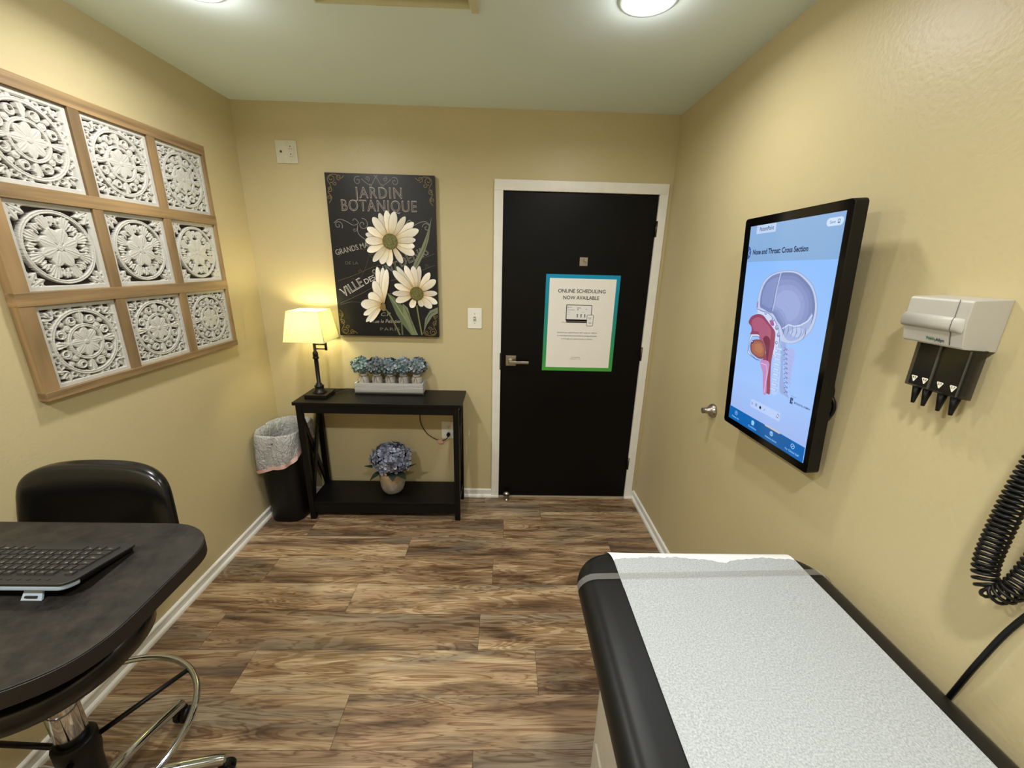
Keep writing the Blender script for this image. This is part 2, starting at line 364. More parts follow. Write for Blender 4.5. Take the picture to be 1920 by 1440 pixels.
# ============================================================ POSTER ON DOOR
t=None
b=MB(); x0,x1,z0,z1=1.783,2.249,.9595,1.578
T=Matrix(((1,0,0,x0),(0,0,-1,-.0009),(0,1,0,z0),(0,0,0,1))); w_,h_=x1-x0,z1-z0
b.box(x0,x1,-.0009,-.0003,z0,z1,M_paper,col=s2l((235,232,225)))
F=Flat(b,T,M_paper); F.up()
top,bot=(0,140,185),(70,160,60); n=24
mixc=lambda k:[top,(25,130,140),(45,148,110),bot][min(3,int(k*3))]
def gr(k):
    st=[(0,145,190),(22,135,150),(45,145,110),(72,160,62)]; k=max(0,min(.9999,k))*3; i=int(k); return tuple(st[i][j]+(st[i+1][j]-st[i][j])*(k-i) for j in range(3))
bw=.0235
for i in range(n):
    a,c_=h_*(1-i/n),h_*(1-(i+1)/n); ca,cb=s2l(gr(i/n)),s2l(gr((i+1)/n))
    for (p,q) in ((0,bw),(w_-bw,w_)):
        F.mb.add([T@Vector((p,c_,F.z)),T@Vector((q,c_,F.z)),T@Vector((q,a,F.z)),T@Vector((p,a,F.z))],[(0,1,2,3)],M_paper,cols=[cb,cb,ca,ca])
F.up(); F.rect(0,w_,h_-bw,h_,gr(0)); F.rect(0,w_,0,bw,gr(1)); F.up()
dk=(45,45,48)
F.text('ONLINE SCHEDULING',(.079,.508),(.379,.508),.0215,dk,bold=.014); F.text('NOW AVAILABLE',(.114,.467),(.342,.467),.0215,dk,bold=.014)
# laptop picture
F.rrect(.137,.302,.333,.434,.005,(50,48,50)); F.rect(.112,.30,.318,.324,(205,200,195)); F.poly([(.137,.342),(.302,.342),(.300,.320),(.143,.320)],(88,82,80)); F.up()
F.rect(.142,.298,.341,.430,(232,230,230)); F.up()
for (a,c_,d_,e,cc) in ((.147,.152,.414,.419,(60,60,60)),(.155,.175,.415,.418,(150,150,150)),(.147,.19,.398,.404,(190,190,190)),(.147,.165,.386,.388,(170,170,170)),(.147,.162,.372,.374,(170,170,170)),(.205,.232,.411,.416,(150,150,150)),(.208,.216,.400,.408,(150,150,150)),(.26,.272,.404,.409,(180,180,180)),(.235,.26,.386,.388,(190,190,190))): F.rect(a,c_,d_,e,cc)
for x in (.211,.235,.259): F.rect(x-.0035,x+.0035,.354,.372,(125,120,120)); F.disc(x,.372,.004,(95,95,95),10)
F.rrect(.273,.316,.300,.372,.006,(55,53,55)); F.up(); F.rrect(.2755,.3135,.3025,.3695,.004,(235,232,232)); F.up()
F.rect(.280,.309,.353,.355,(150,150,150)); F.rect(.285,.300,.345,.349,(120,120,120)); F.rect(.282,.306,.333,.334,(190,190,190)); F.rect(.285,.305,.318,.3215,(60,60,60))
tx=(88,84,84)
F.text('Schedule your appointments 24/7 using our website',(.088,.252),(.346,.252),.0078,tx); F.text('or www.advancedwomenshealthmd.com/appointments',(.089,.2315),(.346,.2315),.0078,tx,bold=.012); F.text('or through your patient portal on Healow.',(.115,.211),(.322,.211),.0078,tx)
F.text('Limited hours',(.188,.0905),(.246,.0905),.0052,tx); F.text('appointment only',(.182,.0795),(.252,.0795),.0052,tx)
b.keepn=True
tag(b.build('poster'),'white poster with blue to green border reading online scheduling, taped to the black door','poster')
# ============================================================ FLOWER CANVAS
TD,CD=({'skull_out':[(-0.1097,0.0795),(-0.1127,0.1111),(-0.1079,0.1428),(-0.0922,0.1742),(-0.0614,0.1948),(-0.0217,0.206),(0.0245,0.2092),(0.0605,0.205),(0.0973,0.1889),(0.1284,0.1666),(0.1478,0.1377),(0.1577,0.1097),(0.1595,0.081),(0.1532,0.0496),(0.1389,0.0276),(0.1123,0.0048),(0.0804,-0.0097),(0.0532,-0.012),(0.0283,-0.0076),(0.0138,0.0149),(0.0042,0.037),(-0.029,0.0497),(-0.0472,0.0613),(-0.081,0.0667),(-0.1016,0.0625)],'skull_in':[(-0.0943,0.0879),(-0.0989,0.1156),(-0.0957,0.1434),(-0.0807,0.1712),(-0.0533,0.1903),(-0.0156,0.2003),(0.0259,0.2024),(0.0595,0.1978),(0.0923,0.1818),(0.1211,0.1605),(0.1379,0.1371),(0.148,0.1089),(0.1491,0.0827),(0.1425,0.0553),(0.1295,0.0335),(0.1065,0.0119),(0.0785,-0.001),(0.0523,0.0011),(0.032,0.0209),(0.0188,0.0376),(0.0014,0.05),(-0.0231,0.0707),(-0.0444,0.0732),(-0.0765,0.0825)],'skull_front':[(-0.0943,0.0879),(-0.0989,0.1156),(-0.0957,0.1434),(-0.0807,0.1712),(-0.0533,0.1903),(-0.0128,0.2004),(-0.0173,0.1761),(-0.022,0.1469),(-0.0241,0.1139),(-0.0272,0.0803),(-0.0444,0.0732),(-0.0765,0.0825)],'fossa':[(0.0353,0.028),(0.055,0.045),(0.0775,0.0454),(0.1023,0.0512),(0.1243,0.065),(0.1426,0.0909),(0.1425,0.0553),(0.1295,0.0335),(0.1065,0.0119),(0.0785,-0.001),(0.0523,0.0011)],'fossa2':[(0.0913,0.0423),(0.1174,0.0397),(0.1097,0.0168),(0.0798,0.014),(0.0637,0.0256)],'face_white':[(-0.1097,0.0795),(-0.0827,0.075),(-0.0439,0.0705),(-0.0147,0.0548),(0.0103,0.0311),(0.0225,0.0062),(0.0256,-0.027),(0.0214,-0.0689),(-0.0074,-0.054),(0.0021,-0.0107),(-0.0015,0.016),(-0.0437,0.0445),(-0.0723,0.062),(-0.1027,0.0624),(-0.1363,0.0537),(-0.102,0.0646)],'airway':[(-0.1469,0.0281),(-0.1354,0.0494),(-0.1027,0.0624),(-0.072,0.0607),(-0.0437,0.0445),(-0.0161,0.0275),(-0.0015,0.016),(0.0027,-0.0038),(0.0043,-0.0309),(0.0014,-0.0662),(0.0011,-0.0945),(0.008,-0.1427),(0.0157,-0.1898),(0.0006,-0.1944),(-0.0185,-0.1981),(-0.0323,-0.1315),(-0.0473,-0.1131),(-0.0538,-0.0925),(-0.042,-0.0841),(-0.0319,-0.0589),(-0.0411,-0.0357),(-0.0555,-0.019),(-0.0828,-0.0069),(-0.1196,-0.0104),(-0.1314,-0.0122),(-0.124,-0.0007),(-0.1285,0.0157)],'airway_dk':[(-0.0559,-0.017),(-0.0412,-0.0039),(-0.0198,-0.0144),(-0.0175,-0.056),(-0.0186,-0.0919),(-0.0319,-0.0589),(-0.0411,-0.0357)],'tongue':[(-0.1203,-0.0427),(-0.0997,-0.0264),(-0.066,-0.0222),(-0.046,-0.0331),(-0.0344,-0.0523),(-0.035,-0.0754),(-0.0495,-0.0857),(-0.0722,-0.0862),(-0.1009,-0.0788),(-0.1152,-0.0681)],'palate':[(-0.1231,-0.011),(-0.0832,-0.0048),(-0.0537,-0.0116),(-0.0602,-0.0177),(-0.0873,-0.0127),(-0.1158,-0.0172),(-0.1242,-0.0358),(-0.1294,-0.0709),(-0.1084,-0.0834),(-0.0765,-0.0939),(-0.0595,-0.0923),(-0.0825,-0.0929),(-0.1166,-0.0851),(-0.1327,-0.0792),(-0.13,-0.0557),(-0.1304,-0.0293)],'trachea':[(-0.054,-0.0911),(-0.0111,-0.0866),(-0.0067,-0.1178),(-0.0078,-0.1543),(-0.0016,-0.1944),(-0.0183,-0.1988),(-0.0344,-0.132),(-0.0473,-0.1131)],'trachea2':[(-0.0067,-0.1178),(-0.0019,-0.0952),(0.0157,-0.1898),(0.0047,-0.1932)],'ear':[(-0.0341,0.0491),(-0.0185,0.0489),(-0.0098,0.0365),(-0.0202,0.0324),(-0.03,0.0393)],'spine_a':[(0.0088,-0.0232),(0.0247,-0.0136),(0.0363,-0.0453),(0.0459,-0.0909),(0.051,-0.138),(0.0481,-0.1811),(0.0236,-0.1873),(0.016,-0.1406),(0.009,-0.0926),(0.0089,-0.0577)],'spine_b':[(0.0294,-0.0128),(0.0557,-0.0148),(0.0575,-0.041),(0.0552,-0.0751),(0.0648,-0.1204),(0.0814,-0.1535),(0.1026,-0.1778),(0.0784,-0.1752),(0.0598,-0.1705),(0.0496,-0.1314),(0.0446,-0.0843)],'neck':[(0.0577,-0.0244),(0.0931,-0.0274),(0.1002,-0.0518),(0.0962,-0.0921),(0.0963,-0.1355),(0.0802,-0.1299),(0.0652,-0.0863),(0.062,-0.0534)],'hdr':[(-0.2075,0.2423),(0.1991,0.2333)],'logo':[(-0.167,0.3595),(-0.0662,0.3572),(-0.0648,0.3267),(-0.1609,0.3296)],'logot':[(-0.1443,0.3362),(-0.0777,0.341)],'save':[(0.1433,0.3396),(0.1924,0.3391),(0.1903,0.3253),(0.1465,0.3252)],'savet':[(0.1552,0.3331),(0.1744,0.3321)],'chev':[(-0.2016,0.2683),(-0.1778,0.2702)],'title':[(-0.171,0.2658),(0.0846,0.2655)],'bar':[(-0.195,-0.3022),(0.1972,-0.301)],'hl':[(0.0138,-0.3002),(0.0888,-0.3031),(0.0149,-0.3059)],'t1':[(-0.068,-0.2525),(-0.0449,-0.254),(-0.0219,-0.253),(0.0006,-0.2527),(0.0679,-0.2512),(0.0812,-0.2341)],'bio':[(0.1126,-0.1814),(0.1258,-0.1838),(0.129,-0.1861),(0.1924,-0.184),(0.1331,-0.172)],'icons':[(-0.1538,-0.3236),(-0.0503,-0.3215),(0.0515,-0.3204),(0.1523,-0.3196)],'ict':[(-0.1748,-0.346),(-0.0232,-0.3425),(-0.0751,-0.3394),(-0.0232,-0.3425),(0.0226,-0.3427),(0.0819,-0.3415),(0.1231,-0.3403),(0.182,-0.3377)],'scr':[(-0.2017,0.3583),(0.1984,0.3521),(0.2017,-0.3488),(-0.1988,-0.3577)]},{'f1tips':[(0.3397,0.7403),(0.3857,0.7343),(0.4479,0.7092),(0.4954,0.6777),(0.5226,0.638),(0.5028,0.5817),(0.4948,0.5439),(0.4911,0.4983),(0.4166,0.4466),(0.3352,0.4268),(0.288,0.4396),(0.241,0.4523),(0.2097,0.5104),(0.2042,0.5705),(0.2072,0.6078),(0.2202,0.6428),(0.2581,0.7007),(0.2962,0.7248)],'f1c':[(0.3506,0.5689)],'f1r':[(0.3506,0.5689),(0.3964,0.5701)],'f2tips':[(0.432,0.4353),(0.4801,0.4326),(0.5187,0.4336),(0.5794,0.3961),(0.6145,0.3536),(0.6244,0.2739),(0.6201,0.213),(0.5844,0.1834),(0.5267,0.1904),(0.456,0.1822),(0.3631,0.2194),(0.3455,0.2675),(0.3609,0.3199),(0.3578,0.4025),(0.3818,0.4279)],'f2c':[(0.4954,0.2686)],'f2r':[(0.4954,0.2686),(0.5397,0.2696)],'f3c':[(0.2835,0.1972)],'f3tips':[(0.2644,0.4236),(0.2987,0.4205),(0.3222,0.411),(0.2391,0.3408),(0.2024,0.2642),(0.1496,0.1982),(0.1606,0.1327),(0.1721,0.0897),(0.1953,0.0877)],'stem1':[(0.3691,0.457),(0.3739,0.4029),(0.3747,0.3479)],'blade':[(0.4781,0.3897),(0.5124,0.4373),(0.547,0.4997),(0.578,0.5836),(0.6004,0.7095),(0.5672,0.6132),(0.5326,0.5373),(0.4894,0.4599),(0.4667,0.4051)],'leafA':[(0.3114,0.2708),(0.3563,0.2436),(0.3952,0.2038),(0.4252,0.1469),(0.4633,0.0725),(0.4925,0.012),(0.4478,0.011),(0.3967,0.0795),(0.3624,0.1372),(0.341,0.1944)],'leafB':[(0.4036,0.2081),(0.4352,0.1801),(0.449,0.1225),(0.49,0.0119),(0.452,0.0111),(0.426,0.0801),(0.4044,0.1464)],'stem3':[(0.2981,0.1688),(0.3318,0.1116),(0.376,0.0095)],'stem2':[(0.4906,0.1978),(0.499,0.1236),(0.5154,0.0125)],'stem4':[(0.3911,0.1295),(0.3929,0.0099)],'leafC':[(0.6219,0.1884),(0.5714,0.1667),(0.5404,0.1161),(0.5268,0.023),(0.5472,0.0743),(0.587,0.1338),(0.6208,0.1512)],'jardin':[(0.164,0.8019),(0.4301,0.809),(0.4329,0.8604)],'bot':[(0.0823,0.73),(0.5137,0.7377),(0.5161,0.7936)],'grands':[(0.0252,0.4854),(0.2154,0.5332)],'dela':[(0.0757,0.4329),(0.1501,0.4347)],'ville':[(0.0408,0.2364),(0.1739,0.3155)],'des':[(0.1867,0.3238),(0.2494,0.3489)],'saint':[(0.2427,0.3685),(0.3656,0.3988)],'denis':[(0.4155,0.4272),(0.5713,0.5079)],'rue':[(0.2048,0.082),(0.3887,0.086)],'paris':[(0.2557,0.0342),(0.3759,0.0368)],'cp':[(0.2704,0.1269),(0.3245,0.128)],'fl1':[(0.161,0.896),(0.2897,0.8995),(0.4186,0.903)],'fl2':[(0.039,0.6601),(0.0961,0.6892),(0.1484,0.6688),(0.1996,0.6774),(0.5691,0.6649),(0.4766,0.6918)],'label':[(0.0303,0.3359),(0.3051,0.4554),(0.6028,0.4934),(0.2966,0.3303),(0.0254,0.2036)]})
b=MB(); b.box(.490,1.112,-.035,-.001,1.173,2.104,M_print,col=s2l((24,23,24)))
T=Matrix(((1,0,0,.49),(0,0,-1,-.0352),(0,1,0,1.173),(0,0,0,1))); F=Flat(b,T,M_print,.00008)
BG=(19,19,22)
F.rect(0,.622,0,.931,BG); F.up()
rq=random.Random(5)
for i in range(40):    # chalk smudges
    x,y=rq.uniform(.03,.59),rq.uniform(.03,.9); k=rq.randint(-3,5); F.disc(x,y,rq.uniform(.01,.03),(BG[0]+k,BG[1]+k,BG[2]+k),12,rq.uniform(.3,.8)); F.up(.2)
F.up()
gold=(122,104,62); gr1=(128,124,120); gr2=(95,92,88)
def scroll(x,y,sx,sy,col,w=.0035,k=1):
    for (px,py,rr,a0,tt) in ((.035,.03,.022,0,1.3),(.08,.022,.016,2.5,-1.2),(.022,.085,.016,1,1.2),(.018,.13,.012,3,-1.1),(.055,.055,.013,4,1)):
        F.stroke([(x+sx*(px*k+(q[0])),y+sy*(py*k+(q[1]))) for q in spiral(0,0,rr*.2,rr,a0,tt)],w,col)
    F.stroke([(x+sx*q[0],y+sy*q[1]) for q in smoothpts([(.012,.16),(.03,.13),(.012,.10),(.03,.07),(.014,.035),(.03,.012),(.065,.01),(.085,.03),(.11,.014)],5)],w,col)
for a in ((0,.931,1,-1),(.622,.931,-1,-1),(0,0,1,1),(.622,0,-1,1)): scroll(*a,gold)
F.up()
cx1=.29
for s_ in (-1,1):   # flourish above the title
    F.stroke(spiral(cx1+s_*.105,.893,.004,.024,.5 if s_>0 else 2.6,1.25*s_),.0028,gr1); F.stroke(smoothpts([(cx1+s_*.085,.905),(cx1+s_*.06,.885),(cx1+s_*.03,.872),(cx1+s_*.008,.905),(cx1-s_*.01,.925)],6),.0026,gr1)
    F.stroke(spiral(cx1+s_*.05,.905,.002,.014,0,1.2*s_),.0024,gr1)
    F.stroke(spiral(cx1+s_*.035,.868,.002,.010,2,-1.1*s_),.0022,gr1)
for s_,ox in ((1,.04),(-1,.58)):   # flourish under the title
    F.stroke(spiral(ox+s_*.012,.652,.003,.026,1.2,-1.3*s_),.0034,gr1); F.stroke(smoothpts([(ox-s_*.012,.664),(ox+s_*.02,.685),(ox+s_*.06,.675),(ox+s_*.10,.655),(ox+s_*.13,.668),(ox+s_*.112,.69),(ox+s_*.098,.68)],6),.0034,gr1)
    F.stroke(spiral(ox+s_*.155,.66,.004,.034,-.5,1.35*s_),.0034,gr1); F.stroke(smoothpts([(ox+s_*.125,.655),(ox+s_*.125,.61),(ox+s_*.16,.58),(ox+s_*.2,.572)],6),.0034,gr1); F.stroke(spiral(ox+s_*.105,.63,.002,.012,0,1.1),.0026,gr1)
def title(txt,p0,p1,h,c1=(170,160,150),c2=(60,50,45),sp=1.0):
    F.text(txt,p0,p1,h,c1,bold=.012,spacing=sp); F.up(2); F.text(txt,(p0[0]+.0012,p0[1]+.0012),(p1[0]-.0012,p1[1]+.0012),h*.94,c2,bold=-.012,spacing=sp); F.up()
def serifs(txt,p0,p1,h,c1):   # little slab feet so that the letters read as serif capitals
    n=len(txt)
    for i in range(n):
        x=p0[0]+(p1[0]-p0[0])*(i+.5)/n
        if txt[i] in 'JARDINBTUQE':
            for y in (0,h): F.rect(x-.015,x-.003,p0[1]+y-.0022,p0[1]+y+.0022,c1); F.rect(x+.005,x+.016,p0[1]+y-.0022,p0[1]+y+.0022,c1)
title('JARDIN',(.160,.803),(.434,.806),.056,sp=1.15); title('BOTANIQUE',(.080,.733),(.516,.736),.058,sp=1.1)
# ribbons
rib=(62,60,58)
F.stroke(smoothpts([(.02,.335),(.12,.37),(.25,.425),(.40,.455),(.52,.475),(.61,.505)],5),.0022,(92,82,60)); F.stroke(smoothpts([(.02,.20),(.14,.255),(.28,.325),(.42,.365),(.56,.42),(.61,.44)],5),.0022,(92,88,80))
F.stroke(smoothpts([(.02,.192),(.1,.21),(.22,.20),(.30,.20)],5),.0018,gr2); F.stroke(smoothpts([(.03,.47),(.08,.505),(.16,.52),(.22,.50),(.16,.36),(.1,.35)],6),.0018,(75,70,60)); F.stroke([(.26,.262),(.40,.268)],.0018,gr2)
F.stroke(spiral(.235,.49,.003,.018,0,1.2),.002,(92,82,60)); F.stroke(spiral(.155,.395,.002,.012,0,1.2),.002,(92,82,60)); F.stroke(spiral(.56,.43,.002,.014,0,1.4),.002,(92,82,60)); F.up()
F.text('GRANDS MAG',(.024,.484),(.245,.541),.030,(150,148,142),bold=.004); F.text('DE LA',(.074,.432),(.150,.4335),.017,(88,88,84))
title('VILLE',(.046,.237),(.176,.312),.052,(205,203,198),(70,68,66)); F.text('DES',(.186,.318),(.250,.349),.030,(190,188,184),bold=.008)
title('SAINT',(.245,.352),(.400,.410),.052,(150,148,142),(60,58,56)); title('DENIS',(.408,.425),(.580,.505),.050,(140,138,132),(55,53,50))
F.text('C.P.',(.266,.127),(.328,.128),.022,(150,145,135),shear=.3); F.text('Rue le Pelletier',(.205,.082),(.392,.086),.022,(165,158,145),shear=.25); F.text('PARIS',(.255,.035),(.377,.037),.019,(120,115,108),spacing=1.2,bold=-.004)
F.up(2)
# leaves and stems
def leaf(pts,c1,c2,vein=None):
    F.fill(pts,c1); F.up()
    if vein: F.stroke(vein,.006,c2,True); F.up()
G1,G2=(96,108,78),(142,150,118)
F.fill(CD['blade'],(118,122,98)); F.up(); F.stroke(smoothpts([(.474,.40),(.52,.48),(.56,.56),(.598,.70)],5),.0045,(70,76,55),True); F.up()
F.stroke(smoothpts(CD['stem1'],5),.011,(70,82,48)); F.stroke(smoothpts(CD['stem4'],5),.009,(92,100,66)); F.stroke(smoothpts(CD['stem3'],5),.010,(88,92,58)); F.stroke(smoothpts(CD['stem2'],5),.009,(96,100,66)); F.up()
F.stroke([(q[0]+.002,q[1]) for q in smoothpts(CD['stem3'],5)],.003,(140,142,108)); F.stroke([(q[0]+.002,q[1]) for q in smoothpts(CD['stem2'],5)],.003,(140,142,108)); F.up()
leaf(CD['leafA'],G1,G2,smoothpts([(.3114,.2708),(.36,.205),(.41,.12),(.47,.015)],6))
for q in range(7): F.stroke([(.335+q*.018,.235-q*.034),(.355+q*.019,.225-q*.036)],.003,(74,88,58),True)
leaf(CD['leafB'],(120,128,96),(72,84,56),smoothpts([(.41,.195),(.44,.13),(.475,.015)],6)); leaf(CD['leafC'],(116,124,104),(76,86,66),smoothpts([(.615,.17),(.565,.135),(.535,.06)],6))
def petal(c0,tip,w,r0,seed,shade=0):
    rp=random.Random(seed); cx_,cy_=c0; dx,dy=tip[0]-cx_,tip[1]-cy_; L=math.hypot(dx,dy); dx/=L;dy/=L
    prof=[(0,.42),(.15,.60),(.35,.86),(.6,1),(.78,.90),(.90,.64),(.97,.34),(1,0)]
    ks=[]
    for s_,ww in prof:
        d=r0+(L-r0)*s_; t_=s_
        c_in=(196,160,100); c_mid=(240,226,196); c_out=(250,246,236)
        cc=tuple(c_in[j]+(c_mid[j]-c_in[j])*min(1,t_/.35) if t_<.35 else c_mid[j]+(c_out[j]-c_mid[j])*(t_-.35)/.65 for j in range(3))
        cc=tuple(v*(1-shade) for v in cc); ks.append((d,ww*w/2,cc))
    for (kk,zz,dark) in ((1.12,0,.62),(1,1,1)):
        vs=[];cs=[]
        for d,hw,cc in ks:
            for sg in (-1,1): vs.append(F.T@Vector((cx_+dx*d-dy*sg*hw*kk,cy_+dy*d+dx*sg*hw*kk,F.z))); cs.append(s2l([v*(dark if dark<1 else (1 if sg>0 else .93)) for v in cc]))
        F.mb.add(vs,[(2*i,2*i+1,2*i+3,2*i+2) for i in range(len(ks)-1)],M_print,cols=cs); F.up()
    for q in (-.25,.2):
        F.stroke([(cx_+dx*(r0+(L-r0)*a)-dy*q*w*.5*math.sin(math.pi*a),cy_+dy*(r0+(L-r0)*a)+dx*q*w*.5*math.sin(math.pi*a)) for a in (.08,.3,.55,.75)],.0016,tuple(v*(1-shade) for v in (222,200,160)),True)
    F.up(.5)
def daisy(c0,tips,rd,w,order=None):
    idx=list(range(len(tips))); random.Random(2).shuffle(idx)
    for i in idx: petal(c0,tips[i],w*(1+.15*math.sin(i*2.1)),rd*.7,i,.06*(i%3))
    F.up(); F.disc(*c0,rd,(84,80,40),32); F.up(); F.disc(c0[0],c0[1],rd*.93,(96,94,50),32); F.up()
    rp=random.Random(9)
    for i in range(150):
        a=rp.uniform(0,6.28); q=rd*.9*math.sqrt(rp.random()); k=rp.choice([(120,118,64),(72,70,34),(104,92,44),(134,128,80)]); F.disc(c0[0]+q*math.cos(a),c0[1]+q*math.sin(a),rd*.06,k,6)
        if i%10==0: F.up(.3)
    F.up()
f2=[(min(.6215,q[0]),q[1]) for q in CD['f2tips']]
daisy(CD['f1c'][0],CD['f1tips'],.045,.041); daisy(CD['f2c'][0],f2,.042,.038)
for i,(tp,w) in enumerate(zip(CD['f3tips'],(.036,.036,.040,.048,.058,.060,.034,.028,.026))): petal(CD['f3c'][0],tp,w,.012,i,.04*(i%2))
F.fill([(.262,.175),(.285,.215),(.300,.20),(.302,.165),(.285,.158)],(128,104,66)); F.up()
b.keepn=True
tag(b.build('canvas_print'),'black canvas print with white daisies and the words Jardin Botanique on the back wall','canvas print')
# ============================================================ WALL DISPLAY
O=Vector((2.412,-1.292,1.427)); R_=Vector((.018,-1,.017)).normalized(); U_=Vector((-.0642,.0158,.998)); U_=(U_-R_*U_.dot(R_)).normalized(); N_=R_.cross(U_)
def TM(off=0): 
    m=Matrix((R_,U_,N_)).transposed().to_4x4(); m.translation=O+N_*off; return m
t=thing('wall_display','tall black touchscreen on the right wall showing a nose and throat cross section','screen',(2.47,-1.292,1.05))
def rr_pts(x0,x1,y0,y1,rr,k=6):
    pts=[]
    for (a,c_,q) in ((x1-rr,y1-rr,0),(x0+rr,y1-rr,1),(x0+rr,y0+rr,2),(x1-rr,y0+rr,3)):
        for i in range(k): tt=math.pi/2*(q+i/(k-1)); pts.append((a+rr*math.cos(tt),c_+rr*math.sin(tt)))
    return pts
M_glossblk=mat('glossy_black_bezel',(5,5,6),.1,var=.02)
b=MB(); b.prism(rr_pts(-.236,.221,-.381,.383,.012),-.036,-.002,M_blkplastic,T=TM()); P(b,'housing',t,bevel=.0015)
b=MB(); b.prism(rr_pts(-.235,.220,-.380,.382,.011),-.002,0,M_glossblk,T=TM()); P(b,'bezel_glass',t)
b=MB(); F=Flat(b,TM(.0006),M_screen,.00004); sx0,sx1,sy0,sy1=-.2005,.2005,-.3535,.3555
F.rect(sx0,sx1,sy0,sy1,(158,196,250)); F.up()
def gradq(x0,x1,y0,y1,ct,cb): F.mb.add([F.T@Vector((x,y,F.z)) for x,y in ((x0,y0),(x1,y0),(x1,y1),(x0,y1))],[(0,1,2,3)],M_screen,cols=[s2l(cb),s2l(cb),s2l(ct),s2l(ct)]); F.up()
gradq(sx0,sx1,.237,sy1,(140,178,222),(132,172,216)); gradq(sx0,sx1,-.18,.237,(140,190,252),(160,196,252)); gradq(sx0,sx1,-.305,-.18,(160,196,252),(160,186,240))
F.rect(-.165,-.066,.328,sy1,(190,212,245)); F.up(); F.text('PatientPoint',(-.148,.336),(-.076,.336),.0125,(50,62,90),bold=.01)
F.rrect(.140,.196,.322,.343,.010,(205,226,252)); F.up(); F.text('Save',(.151,.3285),(.170,.3285),.008,(70,95,140)); F.rect(.177,.185,.3275,.3375,(70,95,140)); F.up(); F.rect(.1785,.1835,.330,.336,(205,226,252))
F.poly([(-.2005,.246)]+[(-.2005+.018*math.cos(a),.268+.022*math.sin(a)) for a in [(-.5+i/12)*math.pi for i in range(13)]]+[(-.2005,.290)],(62,100,160)); F.up(); F.stroke([(-.190,.277),(-.1965,.268),(-.190,.259)],.0022,(190,215,250))
F.text('Nose and Throat: Cross Section',(-.1715,.2615),(.0875,.262),.0158,(24,42,84),bold=.03); F.up(2)
sp=lambda k:smoothpts(TD[k],3,True)
F.fill(sp('neck'),(170,182,235)); F.up()
F.fill(sp('spine_b'),(150,172,222)); F.up(); F.fill(sp('spine_a'),(178,204,246)); F.up()
F.fill(smoothpts(TD['skull_out'],3,True),(150,165,205)); F.up()
F.fill(smoothpts([(x*.985,y*.985+.001) for x,y in TD['skull_out']],3,True),(188,202,235)); F.up()
F.fill(sp('skull_in'),(112,128,178)); F.up(); 
cxs,cys=.045,.105
for k,cc in ((.90,(122,138,190)),(.78,(132,148,200)),(.62,(142,158,210)),(.45,(152,168,220))): F.fill([(cxs+(x-cxs)*k,cys+(y-cys)*k) for x,y in sp('skull_in')],cc); F.up()
F.fill(TD['skull_front'],(118,134,186)); F.up(); F.fill([(-.056+(x+.056)*.8,.14+(y-.14)*.8) for x,y in TD['skull_front']],(132,148,198)); F.up()
F.stroke(smoothpts([(-.0128,.2004),(-.0173,.1761),(-.022,.1469),(-.0241,.1139),(-.0272,.0803)],4),.004,(190,200,228)); F.up()
F.fill(sp('fossa'),(160,178,222)); F.up(); F.fill(sp('fossa2'),(180,198,236)); F.up()
for q in range(6): F.stroke([(.035+q*.018,.05-.004*(q%2)),(.04+q*.018,.028),(.034+q*.017,.008)],.0028,(96,112,158),True)
F.stroke([(.03,.03),(.055,.046),(.08,.044),(.105,.051),(.13,.066),(.144,.085)],.004,(205,218,244)); F.up()
for q in range(14):
    a=q*1.7; x,y=.045+.07*math.cos(a),.11+.06*math.sin(a*1.3); F.stroke([(x,y),(x+.018*math.cos(a+2),y+.016*math.sin(a+1))],.0016,(120,136,184),True)
F.up()
F.fill(sp('face_white'),(205,216,244)); F.up(); F.stroke(TD['face_white'][:9],.002,(90,100,150)); F.up()
for (x,y,rr) in ((.004,.03,.008),(.016,.008,.007),(-.02,.052,.007),(.012,-.018,.006),(-.06,.07,.006)): F.disc(x,y,rr,(120,130,180),12); F.disc(x+.001,y+.001,rr*.6,(215,222,246),10)
F.up(2)
F.fill(TD['palate'],(215,222,245)); F.up(); F.stroke(TD['palate']+[TD['palate'][0]],.0018,(80,84,130)); F.up()
F.fill(sp('trachea'),(190,140,190)); F.up(); F.fill(sp('airway'),(150,68,96)); F.up()
F.fill([(-.085+(x+.085)*.75,.03+(y-.03)*.7) for x,y in TD['airway'][:9]+[TD['airway'][16]]+TD['airway'][22:24]],(172,92,122)); F.up()
F.fill(sp('airway_dk'),(120,48,72)); F.up(); F.fill(sp('trachea'),(192,142,192)); F.up(); F.fill(TD['trachea2'],(150,70,92)); F.up()
F.stroke([(-.05,-.1),(-.022,-.1),(-.012,-.12),(-.013,-.196)],.003,(225,190,225)); F.up()
F.fill(sp('tongue'),(140,80,88)); F.up(); F.fill([(-.075+(x+.075)*.8,-.055+(y+.055)*.8) for x,y in sp('tongue')],(168,104,84)); F.up(); F.fill([(-.07+(x+.07)*.5,-.05+(y+.05)*.5) for x,y in sp('tongue')],(182,118,88)); F.up()
F.disc(-.110,-.036,.006,(60,50,80),10); F.up(); F.disc(-.112,-.035,.003,(225,228,245),8)
F.fill(sp('ear'),(170,90,150)); F.up(); F.fill([(-.112,.10),(-.106,.108),(-.105,.085),(-.111,.082)],(170,110,160))
for q in range(9):
    y=-.03-q*.017; F.rect(.014-.001*q*.0,.044+.0005*q,y-.010,y,(160,190,240)); F.up(.3); F.rect(.017,.040,y-.008,y-.003,(196,218,250))
for q in range(10):
    y=-.025-q*.0145; x=.050+.0032*q; F.stroke([(x,y),(x+.010,y-.004),(x+.004,y-.010),(x-.002,y-.012)],.0028,(86,96,150),True); F.disc(x+.014,y-.006,.0035,(120,136,190),8)
